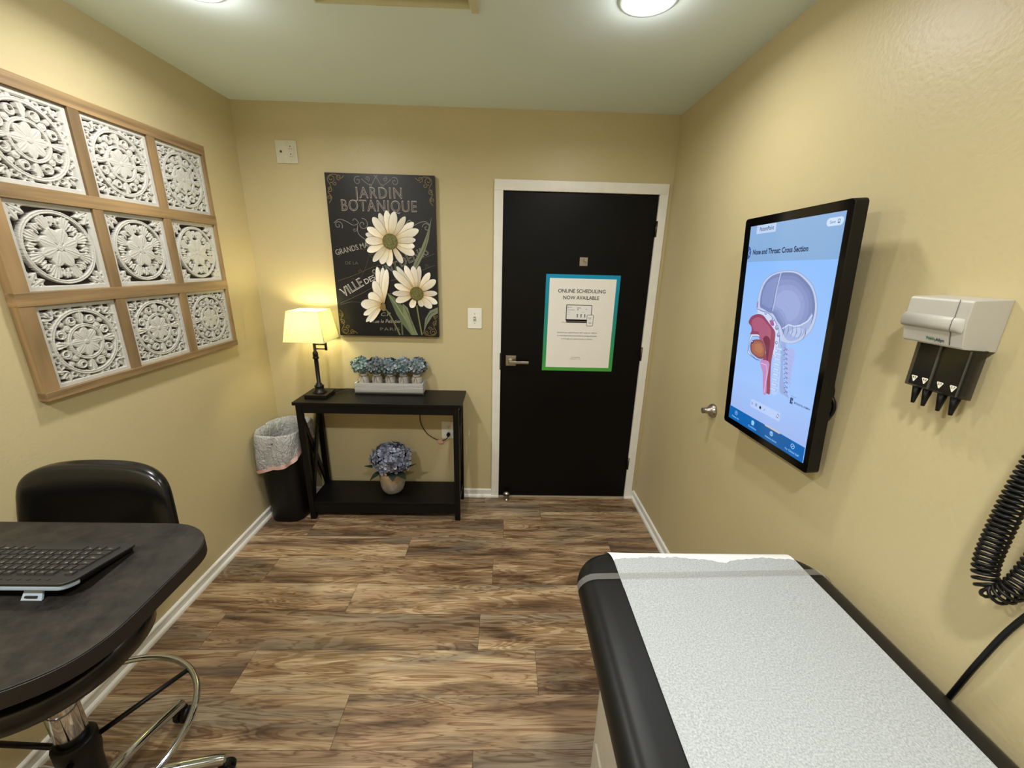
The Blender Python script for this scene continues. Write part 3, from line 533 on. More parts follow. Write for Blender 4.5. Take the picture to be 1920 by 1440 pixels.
for q in range(9): y=-.045-q*.0135; F.stroke([(.076+.003*q,y),(.094+.002*q,y-.007)],.0035,(132,150,205),True)
F.up(2)
# lower toolbar
F.rrect(-.077,.078,-.267,-.238,.003,(184,206,248)); F.up()
F.disc(-.068,-.2525,.005,(110,140,190),8); F.up(); F.disc(-.068,-.2525,.003,(184,206,248),8)
for q in range(3): F.rect(-.050,-.040,-.248-q*.0035,-.2465-q*.0035,(30,40,70))
F.disc(-.022,-.253,.0055,(8,14,45),14); F.stroke([(-.002,-.257),(.004,-.249)],.0018,(90,120,175))
F.stroke([(.068+.006*math.cos(a),-.2512+.006*math.sin(a)) for a in [i*.45 for i in range(6)]],.0018,(40,60,110)); F.stroke([(.068+.006*math.cos(a),-.2512+.006*math.sin(a)) for a in [3.14+i*.45 for i in range(6)]],.0018,(40,60,110))
F.rect(.112,.117,-.192,-.172,(10,20,50)); F.rect(.1185,.123,-.181,-.172,(10,20,50)); F.rect(.1185,.123,-.192,-.184,(10,20,50)); F.text('BIODIGITAL HUMAN',(.130,-.187),(.194,-.187),.0055,(30,50,95),bold=.02); F.text('Powered by',(.112,-.1685),(.135,-.1685),.0032,(70,95,140))
# blue menu bar
F.rect(sx0,sx1,sy0,-.303,(0,98,176)); F.up(); F.rect(-.035,.14,sy0,-.303,(0,90,160)) ; F.up(); F.rect(.014,.090,-.306,-.301,(210,190,175)); F.up()
ic=(150,205,240)
for x in (-.154,-.0503,.0515,.1523): F.disc(x,-.3205,.0085,ic,14)
F.up(); F.disc(-.154,-.3205,.0065,(0,98,176),12); F.rect(-.0575,-.044,-.330,-.314,ic); F.disc(.0515,-.3205,.0055,(0,90,160),10); F.disc(.1523,-.3205,.0065,(0,98,176),12); F.up(); F.stroke([(.147,-.325),(.158,-.316)],.002,ic); F.disc(-.154,-.320,.0028,ic,8); F.rect(.049,.054,-.324,-.312,ic)
for txt,a,c_ in (('Patient Info',-.178,-.133),('Conditions',-.074,-.027),('Anatomy Library',.022,.081),('For Clinical Staff',.122,.183)): F.text(txt,(a,-.3425),(c_,-.3425),.0065,ic,bold=.008)
b.keepn=True
P(b,'screen',t)
b=MB(); b.box(2.47,2.5025,-1.42,-1.16,1.22,1.60,M_blkplastic); b.box(2.452,2.472,-1.36,-1.22,1.26,1.44,M_blkplastic); P(b,'wall_bracket',t,bevel=.003)
b=MB(); 
b.tube(smoothpts([(2.470,-1.40,1.36),(2.475,-1.455,1.345),(2.482,-1.482,1.31),(2.484,-1.478,1.27),(2.480,-1.452,1.245),(2.478,-1.42,1.24)],6),.0055,M_blkplastic,8)
b.tube(smoothpts([(2.476,-1.42,1.30),(2.483,-1.462,1.298),(2.489,-1.492,1.268),(2.490,-1.490,1.232),(2.485,-1.462,1.212),(2.480,-1.43,1.205)],6),.0055,M_blkplastic,8)
b.tube(smoothpts([(2.484,-1.41,1.26),(2.490,-1.452,1.225),(2.494,-1.465,1.19),(2.492,-1.45,1.15),(2.486,-1.42,1.12)],6),.0055,M_blkplastic,8)
P(b,'power_cable',t)
b=MB(); b.ball((2.478,-1.405,1.175),.045,M_blkplastic,14,8,1.3); P(b,'cable_clamp',t)
# ============================================================ WALL BUMPER
t=thing('wall_bumper','small round metal door bumper on the right wall, left of the touchscreen','wall bumper',(W-.001,-.85,1.005))
T=Matrix.Translation((W,-.85,1.005))@Matrix.Rotation(-math.pi/2,4,'Y')
b=MB(); b.lathe([(.032,.0005),(.032,.006),(.029,.014),(.020,.022),(.014,.026),(.0125,.045)],M_nickel,28,T=T); P(b,'dome',t)
b=MB(); b.lathe([(.012,.044),(.0135,.046),(.0135,.052),(.010,.054),(.008,.050)],mat('grey_rubber',(95,90,80),.6),20,T=T); P(b,'rubber_tip',t)
# ============================================================ SPECULA DISPENSER
t=thing('specula_dispenser','off-white specula dispenser with smoked container and black spouts on the right wall','dispenser',(2.47,-1.75,1.40))
ya,yb=-1.812,-1.687     # camera side, door side
M_hous=mat('warm_white_plastic',(184,181,172),.42,var=.02)
prof=[(W-.0005,1.592),(2.426,1.588),(2.4225,1.584),(2.4225,1.545),(2.424,1.53),(2.431,1.497),(2.435,1.492),(W-.0005,1.488)]
b=MB(); n=len(prof)
b.add([Vector((p[0],ya,p[1])) for p in prof]+[Vector((p[0],yb,p[1])) for p in prof],[tuple(range(n))[::-1],tuple(range(n,2*n))]+[(i,(i+1)%n,n+(i+1)%n,n+i) for i in range(n)],M_hous)
P(b,'housing',t,bevel=.002)
rp_=[(.0,1.5535),(-.0035,1.552),(-.0062,1.548),(-.0075,1.543),(-.0075,1.535),(-.0062,1.530),(-.0035,1.526),(.0,1.5245)]
b=MB(); n=len(rp_); vs=[]
for y_,k_ in ((yb+.0015,1),(ya+.014,1),(ya+.0095,.75),(ya+.0055,.35),(ya+.003,0.01)): vs+=[Vector((2.4235+p[0]*k_,y_,p[1])) for p in rp_]
b.add(vs,[(i*n+k,i*n+k+1,(i+1)*n+k+1,(i+1)*n+k) for i in range(4) for k in range(n-1)]+[tuple(range(n))],M_hous,smooth=True); P(b,'grip_ridge',t)
b=MB(); ys=-1.788; b.tube([(2.4222,ys,1.588),(2.4220,ys,1.554),(2.4165,ys-.002,1.548),(2.4155,ys-.003,1.539),(2.4168,ys-.002,1.530),(2.4240,ys,1.5225),(2.4302,ys,1.4975)],.0007,mat('seam_grey',(90,88,82),.6),6); P(b,'housing_seam',t)
b=MB(); Tt=Matrix(((0,0,-1,2.4268),(-1,0,0,0),(0,1,0,0),(0,0,0,1))); F=Flat(b,Tt,M_paper)
F.z=.0009
# logo on the lower sloped face
nx=Vector((-.957,0,-.29)).normalized(); upv=Vector((-.29,0,.957)).normalized(); rg=Vector((0,-1,0)); Tl=Matrix((rg,upv,nx)).transposed().to_4x4(); Tl.translation=Vector((2.4288,0,1.5055))+nx*.0012; F.T=Tl; F.z=0
F.text('Welch',(1.7405,-.003),(1.7585,-.003),.0062,(20,105,75),bold=.03); F.text('Allyn',(1.7605,-.004),(1.7775,-.004),.0062,(15,45,60),bold=.03); F.text('y',(1.7580,-.0045),(1.7612,-.0045),.0062,(20,105,75)); b.keepn=True; P(b,'logo_print',t)
M_smoke,nt,bs=nmat('smoked_plastic'); bs.inputs['Base Color'].default_value=(.012,.012,.011,1); bs.inputs['Roughness'].default_value=.12; bs.inputs['Alpha'].default_value=.62
b=MB()
T=Matrix.Translation((0,0,0)); x0,x1=2.452,W-.004; yA,yB=-1.819,-1.703; zb,zt=1.388,1.492; x0,x1=2.452,2.480
b.add([(x0,yA,zb+.004),(x0,yB,zb+.004),(x1,yB,zb),(x1,yA,zb),(x0,yA,zt),(x0,yB,zt),(x1,yB,zt),(x1,yA,zt)],[(0,1,2,3),(0,4,5,1),(1,5,6,2),(2,6,7,3),(3,7,4,0)],M_smoke)
P(b,'smoked_container',t,bevel=.002)
b=MB(); b.box(2.457,2.477,-1.808,-1.76,1.395,1.488,mat('specula_black',(12,12,12),.5)); b.box(2.457,2.477,-1.754,-1.707,1.395,1.488,mat('specula_black',(12,12,12),.5)); P(b,'specula_stack',t)
for q0,q1 in ((-1.759,-1.755),(-1.8155,-1.813)): b=MB(); b.box(2.4495,2.4525,q0,q1,1.395,1.49,mat('grey_rib',(70,70,62),.3)); P(b,'divider_rib',t)
for k,yy in enumerate((-1.722,-1.745,-1.777,-1.803)):
    b=MB(); b.lathe([(.0085,1.390),(.0062,1.372),(.0034,1.352)],M_blkplastic,14,T=Matrix.Translation((2.466,yy,0))); P(b,'spout',t)
    b=MB(); F=Flat(b,Matrix(((0,0,-1,2.4515),(-1,0,0,0),(0,1,0,0),(0,0,0,1))),M_paper); q=-yy; F.fill([(q-.0068,1.4145),(q-.0055,1.4162),(q+.0055,1.4162),(q+.0068,1.4145),(q+.001,1.403),(q-.001,1.403)],(236,232,214)); F.up(2); F.text('4.2' if k<2 else '2.7',(q-.0040,1.4102),(q+.0040,1.4102),.0042,(30,30,30),bold=.02); b.keepn=True; P(b,'size_label',t)
# ============================================================ COILED CORD, STRAIGHT CABLE
def coil(name,path,rc,rw,turns_per_m):
    P_=[Vector(p) for p in smoothpts(path,16)]; Ls=[0]
    for i in range(1,len(P_)): Ls.append(Ls[-1]+(P_[i]-P_[i-1]).length)
    out=[]; L=Ls[-1]; n=int(L*turns_per_m*14); j=0; nr=Vector((1,0,0))
    for i in range(n+1):
        s_=L*i/n
        while j<len(Ls)-2 and Ls[j+1]<s_: j+=1
        tq=(s_-Ls[j])/(Ls[j+1]-Ls[j]+1e-9); p=P_[j].lerp(P_[j+1],tq)
        ja,jb=max(0,j-1),min(len(P_)-1,j+2); t_=(P_[jb]-P_[ja]).normalized(); nr=(nr-t_*nr.dot(t_)).normalized(); bn=t_.cross(nr); a=2*math.pi*s_*turns_per_m
        out.append(p+(nr*math.cos(a)+bn*math.sin(a))*rc)
    b=MB(); b.tube(out,rw,M_blkplastic,7); return b.build(name)
o=coil('coiled_cord',[(2.462,-2.02,1.62),(2.452,-1.985,1.46),(2.444,-1.968,1.30),(2.438,-1.966,1.18),(2.438,-1.970,1.105),(2.439,-1.990,1.074),(2.442,-2.012,1.10),(2.450,-2.022,1.18),(2.458,-2.03,1.30),(2.466,-2.06,1.45),(2.47,-2.09,1.60)],.0162,.0031,98)
tag(o,'black spiral coiled instrument cord looping down at the right edge of the frame','cord')
b=MB(); b.tube(smoothpts([(2.4955,-1.93,.55),(2.495,-1.955,.72),(2.492,-1.968,.80),(2.487,-1.985,.90),(2.489,-2.007,1.02),(2.492,-2.06,1.20),(2.494,-2.12,1.40)],6),.0052,M_blkplastic,10)
tag(b.build('power_cable'),'straight black cable running down the right wall behind the exam table','cable')
b=MB(); b.box(2.462,W-.001,-2.17,-2.03,1.36,1.66,M_hous); o=tag(b.build('instrument_station',bevel=.006),'off-white wall unit above the exam table holding the coiled cord','wall unit')
# ============================================================ CARVED WALL ART
M_oak=mat('whitewashed_oak',(140,114,78),.6,var=.45,scale=9,stretch=(4,1,.22),bump=.3,bscale=60)
M_oakh=mat('whitewashed_oak_rail',(140,114,78),.6,var=.45,scale=9,stretch=(4,.22,4),bump=.3,bscale=60)
M_carve=mat('carved_white_wood',(190,188,180),.6,var=.05,scale=40,bump=.2,bscale=120)
M_void=mat('dark_hollow',(38,30,22),.8)  # dark brown for the low faces between the carved shapes
def carved(kind,n=150):
    g=np.linspace(-1,1,n); X,Y=np.meshgrid(g,g); r=np.hypot(X,Y); th=np.arctan2(Y,X); h=np.full(X.shape,-1.0)
    def up(mask,val): 
        nonlocal h; h=np.where(mask,np.maximum(h,val),h)
    def hole(mask):
        nonlocal h; h=np.where(mask,-1.0,h)
    def disc(cx_,cy_,rr,val=.65,hr=0,hx=0,hy=0):
        q=np.hypot(X-cx_,Y-cy_); up(q<rr,val+.25*(1-(q/rr)**2)-.35*(np.abs(q-rr*.62)<rr*.09))
        if hr: holes.append((cx_+hx,cy_+hy,hr))
    holes=[]
    def petals(nn,r0,r1,wid,ph=0,base=.55):
        for k in range(nn):
            a=ph+2*math.pi*k/nn; s_=(X*math.cos(a)+Y*math.sin(a)-r0)/(r1-r0); t_=-X*math.sin(a)+Y*math.cos(a); w=wid*np.sin(np.pi*np.clip(s_,0.02,1)**1.7)**.75+.012*(1-s_)
            up((s_>0)&(s_<1)&(np.abs(t_)<w),base+.4*(1-(t_/w)**2)-.3*(np.abs(t_)<.010)-.16*(np.abs(np.abs(t_)-w*.5)<.008))
    def fan(cx_,cy_,a,r0,r1,half,base=.6,nf=5):
        dx,dy=X-cx_,Y-cy_; q=np.hypot(dx,dy); da=(np.arctan2(dy,dx)-a+np.pi)%(2*np.pi)-np.pi
        edge=r1*(1-.28*(da/half)**2)+.018*np.sin(q*0+da*nf*7); up((q>r0)&(q<edge)&(np.abs(da)<half+.05*np.sin(q*45)),base+.22*np.cos(da/half*nf*math.pi)*1+.1)
    if kind=='A':
        petals(8,.03,.385,.104); 
        for k in range(4):
            a=math.pi/2*k; rad=.48; ux,uy=math.cos(a),math.sin(a)
            fan(ux*.36,uy*.36,a,.09,.41,.34,nf=3)
            for q in (-1,1):
                for (da,rr_,hr) in ((.50,.62,.045),(.80,.60,0)):
                    pass
            for q in (-.36,.36):
                aa=a+math.pi/4+q; disc(.60*math.cos(aa),.60*math.sin(aa),.118,.6,.048,.03*math.cos(aa+1.2*np.sign(q)),.03*math.sin(aa+1.2*np.sign(q)))
            aa=a+math.pi/4; disc(.525*math.cos(aa),.525*math.sin(aa),.085,.5); disc(.70*math.cos(aa),.70*math.sin(aa),.065,.5)
        for sx in (-1,1):
            for sy in (-1,1):
                a=math.atan2(sy,sx); cxx,cyy=.66*sx,.66*sy
                for q in (-.85,0,.85): fan(cxx-.02*sx,cyy-.02*sy,a+q,.01,.24,.36,nf=2)
                for (ox,oy) in ((.34,.80),(.80,.34),(.50,.76),(.76,.50)): disc(ox*sx,oy*sy,.082,.55,.038)
                for (ox,oy) in ((.19,.84),(.84,.19)): disc(ox*sx,oy*sy,.055,.5)
        for (hx_,hy_,hr) in holes: hole(np.hypot(X-hx_,Y-hy_)<hr)
        for rr_,w in ((.80,.045),(.42,.040)): up(np.abs(r-rr_)<w,.95-.35*(np.abs(r-rr_)<.008))
        up(r<.055,1.05-.3*(np.abs(r-.03)<.008))
    else:
        for k in range(8): a=math.pi/4*k+math.pi/8; fan(.34*math.cos(a),.34*math.sin(a),a,.05,.43,.50,base=.5,nf=5)
        for k in range(8): a=math.pi/4*k; fan(.34*math.cos(a),.34*math.sin(a),a,.05,.37,.42,base=.45,nf=4)
        petals(8,.03,.48,.135,math.pi/8,.62)
        for k in range(8):
            a=math.pi/4*k; dx=X-.47*math.cos(a); dy=Y-.47*math.sin(a); s_=dx*math.cos(a)+dy*math.sin(a); t_=-dx*math.sin(a)+dy*math.cos(a); hole(np.abs(s_)/.10+np.abs(t_)/.062<1)
        up(np.abs(r-.81)<.045,.95-.35*(np.abs(r-.81)<.008)); up(r<.075,1.05-.3*(np.abs(r-.045)<.008))
        for sx in (-1,1):
            for sy in (-1,1):
                a=math.atan2(sy,sx)
                for q in (-1.0,-.35,.35,1.0): fan(.92*sx,.92*sy,a+math.pi+q*.8,.02,.40,.27,base=.55,nf=2)
    e=np.maximum(np.abs(X),np.abs(Y)); up(e>.885,.85)
    up((e>.90)&(e<.91),.7)
    jit=np.random.RandomState(4).rand(*X.shape)*.08; h=np.where(h>-.5,h+jit*.6,h)
    return g,h
def carved_mesh(kind,half=.1385,n=150):
    g,h=carved(kind,n); me=bpy.data.meshes.new('carved_tile')
    z=np.where(h>-.5,.0095+h*.005,0.0)
    vs=[(float(z[i,j]),float(-g[j]*half),float(g[i]*half)) for i in range(n) for j in range(n)]
    fs=[(i*n+j,i*n+j+1,(i+1)*n+j+1,(i+1)*n+j) for i in range(n-1) for j in range(n-1)]
    mi=[1 if min(h[i,j],h[i,j+1],h[i+1,j],h[i+1,j+1])<-.5 and (h[i,j]+h[i,j+1]+h[i+1,j]+h[i+1,j+1])<-1.2 else 0 for i in range(n-1) for j in range(n-1)]
    # rim and back so that the tile is a solid board
    k=len(vs); per=[j for j in range(n)]+[i*n+n-1 for i in range(1,n)]+[(n-1)*n+j for j in range(n-2,-1,-1)]+[i*n for i in range(n-2,0,-1)]
    vs+=[(-.004,vs[p][1],vs[p][2]) for p in per]; m_=len(per)
    fs+=[(per[a],k+a,k+(a+1)%m_,per[(a+1)%m_]) for a in range(m_)]+[tuple(k+a for a in range(m_))]; mi+=[0]*(m_+1)
    me.from_pydata(vs,[],fs); me.materials.append(M_carve); me.materials.append(M_void); me.polygons.foreach_set('material_index',mi); me.polygons.foreach_set('use_smooth',[True]*len(fs)); me.update()
    bm=bmesh.new(); bm.from_mesh(me); bmesh.ops.recalc_face_normals(bm,faces=bm.faces); bm.to_mesh(me); bm.free(); return me
t=thing('carved_wall_art','large wooden framed grid of nine carved white flower tiles on the left wall','wall art',(.015,-.812,1.163))
YA,YB,ZA,ZB=-.325,-1.302,1.161,2.150
cy0=[-.345-.317*k for k in range(3)]      # tile edges nearest the door
cz0=[1.190+.3205*k for k in range(3)]
ts=.277
b=MB()
ycut=[YA,cy0[0],cy0[0]-ts,cy0[1],cy0[1]-ts,cy0[2],cy0[2]-ts,YB]
for a,c_ in ((0,1),(2,3),(4,5),(6,7)): b.box(.0005,.0300,ycut[c_],ycut[a],ZA+.0008,ZB-.0008,M_oak)
zc=[ZA,cz0[0],cz0[0]+ts,cz0[1],cz0[1]+ts,cz0[2],cz0[2]+ts,ZB]
fr=P(b,'frame_stile',t,bevel=.0015)
b=MB()
for a,c_ in ((0,1),(2,3),(4,5),(6,7)): b.box(.0005,.0312,YB-.0008,YA+.0008,zc[a],zc[c_],M_oakh)
P(b,'frame_rail',t,bevel=.0015)
mA,mB=carved_mesh('A'),carved_mesh('B')
for i in range(3):
    for j in range(3):
        o=bpy.data.objects.new('carved_tile',mB if i==1 else mA); COL.objects.link(o); o.location=(.0065,cy0[j]-ts/2,cz0[i]+ts/2); par(o,t)
# ============================================================ CONSOLE TABLE
t=thing('console_table','black console table with X-shaped sides and lower shelf against the back wall','console table',(.77,-.16,0))
TX0,TX1,TY0,TY1=.268,1.280,-.302,-.012; lx0,lx1=.285,1.262
b=MB(); b.box(TX0,TX1,TY0,TY1,.791,.811,M_blkwood); P(b,'tabletop',t,bevel=.002)
L_=.036
for x in (lx0,lx1-L_):
    for y in (-.298,-.050): b=MB(); b.box(x,x+L_*.95,y,y+.030,0,.791,M_blkwood); P(b,'leg',t,bevel=.0015)
b=MB(); b.box(lx0+L_,lx1-L_,-.295,-.279,.742,.791,M_blkwood); b.box(lx0+L_,lx1-L_,-.040,-.024,.742,.791,M_blkwood); b.box(lx0+.008,lx0+.024,-.27,-.05,.742,.791,M_blkwood); b.box(lx1-.024,lx1-.008,-.27,-.05,.742,.791,M_blkwood); P(b,'apron',t)
b=MB(); b.box(lx0+.006,lx1-.006,-.294,-.024,.112,.128,M_blkwood); P(b,'shelf',t,bevel=.001)
b=MB(); b.box(lx0+L_,lx1-L_,-.296,-.280,.050,.112,M_blkwood); b.box(lx0+L_,lx1-L_,-.042,-.026,.050,.112,M_blkwood); P(b,'shelf_apron',t)
for x in (lx0+.017,lx1-.017):
    for (za,zb_) in ((.135,.742),(.742,.135)):
        dx=.006 if za<zb_ else -.006
        b=MB(); b.bar((x+dx,-.272,za),(x+dx,-.046,zb_),.011,.030,M_blkwood,up=(0,-1,.3)); P(b,'x_brace',t)
# ============================================================ TABLE LAMP
t=thing('table_lamp','dark bronze swing-arm table lamp with lit cream shade on the console table','table lamp',(.37,-.165,.811))
lx,ly=.380,-.165
b=MB(); b.box(lx-.068,lx+.068,ly-.068,ly+.068,.8112,.835,M_bronze); P(b,'base',t,bevel=.0025)
b=MB(); b.lathe([(.042,.835),(.042,.839),(.034,.845),(.032,.850),(.0265,.853),(.0265,.873),(.029,.876),(.024,.880),(.017,.884),(.017,.892),(.0115,.896),(.0125,1.03),(.0115,1.045),(.017,1.049),(.018,1.058),(.0135,1.062),(.0155,1.066),(.0155,1.086),(.012,1.092),(.0085,1.097),(.0085,1.150),(.006,1.156)],M_bronze,24,T=Matrix.Translation((lx,ly,0))); P(b,'stem',t)
ex,ey=lx+.068,ly+.0
b=MB()
for z in (1.110,1.137): b.tube([(lx,ly,z),(ex,ey,z)],.0042,M_bronze,10); 
b.tube([(ex,ey,1.102),(ex,ey,1.160)],.0075,M_bronze,12)
cxL,cyL=.355,-.132
for z in (1.150,): b.tube([(ex,ey,z),(cxL,cyL,z+.006)],.0042,M_bronze,10)
b.tube([(cxL,cyL,1.148),(cxL,cyL,1.20)],.008,M_bronze,12); b.lathe([(.014,1.2),(.014,1.235)],M_bronze,14,T=Matrix.Translation((cxL,cyL,0))); P(b,'swing_arm',t)
M_shade,nt,bs=nmat('cream_shade_fabric'); out=nt.nodes['Material Output']
tr=nt.nodes.new('ShaderNodeBsdfTranslucent'); tr.inputs[0].default_value=(*s2l((246,244,206)),1); mx=nt.nodes.new('ShaderNodeMixShader'); mx.inputs[0].default_value=.38
bs.inputs['Base Color'].default_value=(*s2l((236,232,200)),1); bs.inputs['Roughness'].default_value=.8; nt.links.new(bs.outputs[0],mx.inputs[1]); nt.links.new(tr.outputs[0],mx.inputs[2]); nt.links.new(mx.outputs[0],out.inputs[0])
b=MB(); z0,z1=1.160,1.338; hb,ht=(.121,.112),(.093,.086)
vs=[(cxL+sx*hb[0],cyL+sy*hb[1],z0) for sx,sy in((-1,-1),(1,-1),(1,1),(-1,1))]+[(cxL+sx*ht[0],cyL+sy*ht[1],z1) for sx,sy in((-1,-1),(1,-1),(1,1),(-1,1))]
b.add(vs,[(0,1,5,4),(1,2,6,5),(2,3,7,6),(3,0,4,7)],M_shade); b.keepn=True; sh=P(b,'lamp_shade',t); so=sh.modifiers.new('solid','SOLIDIFY'); so.thickness=.0012; so.offset=-1
b=MB(); seam=mat('shade_trim',(200,185,130),.7)
for k in range(4): b.tube([vs[k],vs[k+4]],.0011,seam,6); b.tube([vs[k],vs[(k+1)%4]],.0014,seam,6); b.tube([vs[k+4],vs[4+(k+1)%4]],.0014,seam,6)
P(b,'shade_trim',t)
b=MB()
for (sx,sy) in ((1,0),(-1,0),(0,1),(0,-1)): b.tube([(cxL,cyL,1.328),(cxL+sx*ht[0],cyL+sy*ht[1],1.334)],.0012,M_bronze,6)
P(b,'harp',t)
b=MB(); b.lathe([(.010,1.235),(.014,1.245),(.027,1.275),(.029,1.29),(.022,1.308),(.002,1.318)],emis('bulb_glass',BULB_C,BULB_E),18,T=Matrix.Translation((cxL,cyL,0))); bulb=P(b,'light_bulb',t); bulb.visible_shadow=False if False else True
b=MB(); b.tube(smoothpts([(lx+.06,ly+.04,.818),(.455,-.11,.822),(.50,-.06,.824),(.56,-.040,.817),(.62,-.014,.8145),(.80,-.0085,.8145),(.93,-.0065,.812),(.955,-.006,.78),(.962,-.008,.66),(.968,-.012,.57),(1.005,-.014,.50),(1.055,-.016,.462),(1.105,-.018,.448),(1.140,-.028,.462),(1.156,-.036,.485)],6),.0028,M_blkplastic,8); co_=P(b,'lamp_cord',t)
b=MB(); b.tube([(1.156,-.0085,.493),(1.156,-.030,.493)],.0125,M_blkplastic,14); b.tube([(1.156,-.028,.493),(1.156,-.038,.486)],.007,M_blkplastic,10); pl=b.build('plug'); pl.parent=co_
b=MB(); b.box(1.082,1.118,-.0195,-.0175,.424,.444,mat('pink_tag',(215,165,150),.6)); b.box(1.080,1.116,-.021,-.0165,.444,.452,mat('pink_tag',(215,165,150),.6)); pl=b.build('cord_tag'); pl.parent=co_; pl['label']='pink paper tag on the cord'
# ============================================================ FLOWERS
M_petal=vcol('flower_petal',.75,spec=.2)
M_leaf=mat('dark_green_leaf',(24,38,24),.6,var=.2)
def bloom(name,c,rx,ry,rz,n,ps,pal,seed,core,lo_cut=-.75):
    rd=random.Random(seed); b=MB()
    b.lathe([(max(.001,.80*math.sin(math.pi*i/8)),-.80*math.cos(math.pi*i/8)) for i in range(9)],M_petal,14,T=Matrix.Translation(c)@Matrix.Diagonal((rx,ry,rz,1)),smooth=True)
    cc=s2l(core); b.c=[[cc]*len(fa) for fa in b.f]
    for i in range(n):
        z=1-(1-lo_cut)*(i+.5)/n; a=i*2.39996+rd.uniform(-.15,.15); s_=math.sqrt(max(0,1-z*z)); d=Vector((s_*math.cos(a),s_*math.sin(a),z)); k=rd.uniform(.86,1.04)
        p=Vector(c)+Vector((d.x*rx,d.y*ry,d.z*rz))*k; d=(d+Vector((rd.uniform(-.35,.35),rd.uniform(-.35,.35),rd.uniform(-.3,.3)))).normalized()
        t1=d.cross(Vector((rd.random(),rd.random(),rd.random()))).normalized(); t2=d.cross(t1); base=rd.choice(pal); w=ps*rd.uniform(.8,1.15)
        for q in range(4):
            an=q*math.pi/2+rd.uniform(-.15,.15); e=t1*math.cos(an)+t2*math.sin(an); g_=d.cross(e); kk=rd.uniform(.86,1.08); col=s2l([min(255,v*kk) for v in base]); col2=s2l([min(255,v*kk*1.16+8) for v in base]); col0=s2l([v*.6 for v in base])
            cup=rd.uniform(.05,.4)
            V=[p,p+e*w*.35-g_*w*.30+d*w*cup*.3,p+e*w*.75-g_*w*.48+d*w*cup,p+e*w*1.08-g_*w*.2+d*w*cup*1.3,p+e*w*1.08+g_*w*.2+d*w*cup*1.3,p+e*w*.75+g_*w*.48+d*w*cup,p+e*w*.35+g_*w*.30+d*w*cup*.3,p+e*w*.65+d*w*cup*.45]
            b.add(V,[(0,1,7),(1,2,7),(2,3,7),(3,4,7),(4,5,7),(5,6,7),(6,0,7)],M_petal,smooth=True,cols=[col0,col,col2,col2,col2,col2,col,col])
    b.keepn=True; return b.build(name)
def leafmesh(b,p,d,L,w,droop=.3):
    p=Vector(p); d=Vector(d).normalized(); s_=d.cross(Vector((0,0,1))).normalized(); vs=[]
    for i in range(7):
        q=i/6; c=p+d*L*q+Vector((0,0,-droop*L*q*q)); ww=w*math.sin(math.pi*min(.97,q+.03))**.8/2; vs+= [c-s_*ww+Vector((0,0,.12*ww)),c,c+s_*ww+Vector((0,0,.12*ww))]
    b.add(vs,[f_ for i in range(6) for f_ in ((3*i,3*i+1,3*i+4,3*i+3),(3*i+1,3*i+2,3*i+5,3*i+4))],M_leaf,smooth=True)
M_wash=mat('whitewashed_planks',(176,175,170),.65,var=.16,scale=14,stretch=(.25,3,5),bump=.4,bscale=50)
t=thing('planter_box','long whitewashed wooden box holding five jars on the console table','planter box',(.80,-.07,.811))
b=MB(); X0,X1,Y0,Y1,Z0,Z1=.582,1.016,-.124,-.020,.8115,.884
b.box(X0,X1,Y0,Y1,Z0,Z0+.010,M_wash)
for zz in (0,.026,.051): 
    b.box(X0,X1,Y0,Y0+.010,Z0+zz,Z0+zz+.0245 if zz<.05 else Z1,M_wash); b.box(X0,X1,Y1-.010,Y1,Z0+zz,Z0+zz+.0245 if zz<.05 else Z1,M_wash)
b.box(X0,X0+.010,Y0+.01,Y1-.01,Z0,Z1,M_wash); b.box(X1-.010,X1,Y0+.01,Y1-.01,Z0,Z1,M_wash); P(b,'crate_body',t,bevel=.0012)
pals=[[(122,144,142),(104,128,122),(140,160,154),(100,116,122)],[(104,114,120),(118,126,130),(94,102,112),(86,100,92)],[(104,122,128),(84,104,100),(120,130,136),(104,114,120)],[(110,128,134),(124,140,146),(90,108,116),(138,148,156)],[(122,130,140),(136,144,152),(104,114,126),(94,112,112)]]
M_jar=mat('distressed_white_jar',(172,166,158),.5,var=.16,scale=25,bump=.3,bscale=40); M_twine=mat('jute_twine',(110,92,66),.9)
for k in range(5):
    jx=.630+.0845*k; where=['leftmost','second from the left','middle','second from the right','rightmost'][k]
    t=thing('flower_jar','%s white jar of blue-green faux hydrangea in the whitewashed planter box'%where,'flower jar',(jx,-.072,.822),'five hydrangea jars in the planter box')
    b=MB(); b.lathe([(.030,.8216),(.0335,.826),(.0335,.905),(.030,.916),(.0255,.922),(.0255,.936),(.022,.936)],M_jar,24,T=Matrix.Translation((jx,-.072,0))); P(b,'jar',t)
    b=MB(); b.tube([(jx+.0275*math.cos(a),-.072+.0275*math.sin(a),.924) for a in [i*math.pi/12 for i in range(24)]],.0016,M_twine,6,closed=True)
    b.tube(smoothpts([(jx-.002,-.100,.924),(jx+.004,-.107,.912),(jx+.008,-.111,.890),(jx+.012+.006*(k%3),-.126 if k>2 else -.108,.862 if k>2 else .888)],4),.0012,M_twine,5); b.tube(smoothpts([(jx-.002,-.100,.924),(jx-.007,-.107,.915),(jx-.012,-.108,.892)],4),.0012,M_twine,5); P(b,'twine_bow',t)
    par(bloom('hydrangea_bloom',(jx+(0,-.003,.002,.002,.004)[k]+(-.012 if k==0 else .010 if k==4 else 0),-.080,.987+(.004,0,0,.002,.004)[k]),0.048,.048,.050,46,.0205,pals[k],20+k,(38,52,48)),t)
t=thing('potted_hydrangea','blue-lilac faux hydrangea in a small stone-look pot on the lower shelf of the console table','potted plant',(.79,-.135,.128))
M_pot=mat('two_tone_stone_pot',(150,140,126),.75,var=.22,scale=30,bump=.4,bscale=60); M_pot2=mat('sandy_glaze',(168,148,116),.6,var=.12,scale=12)
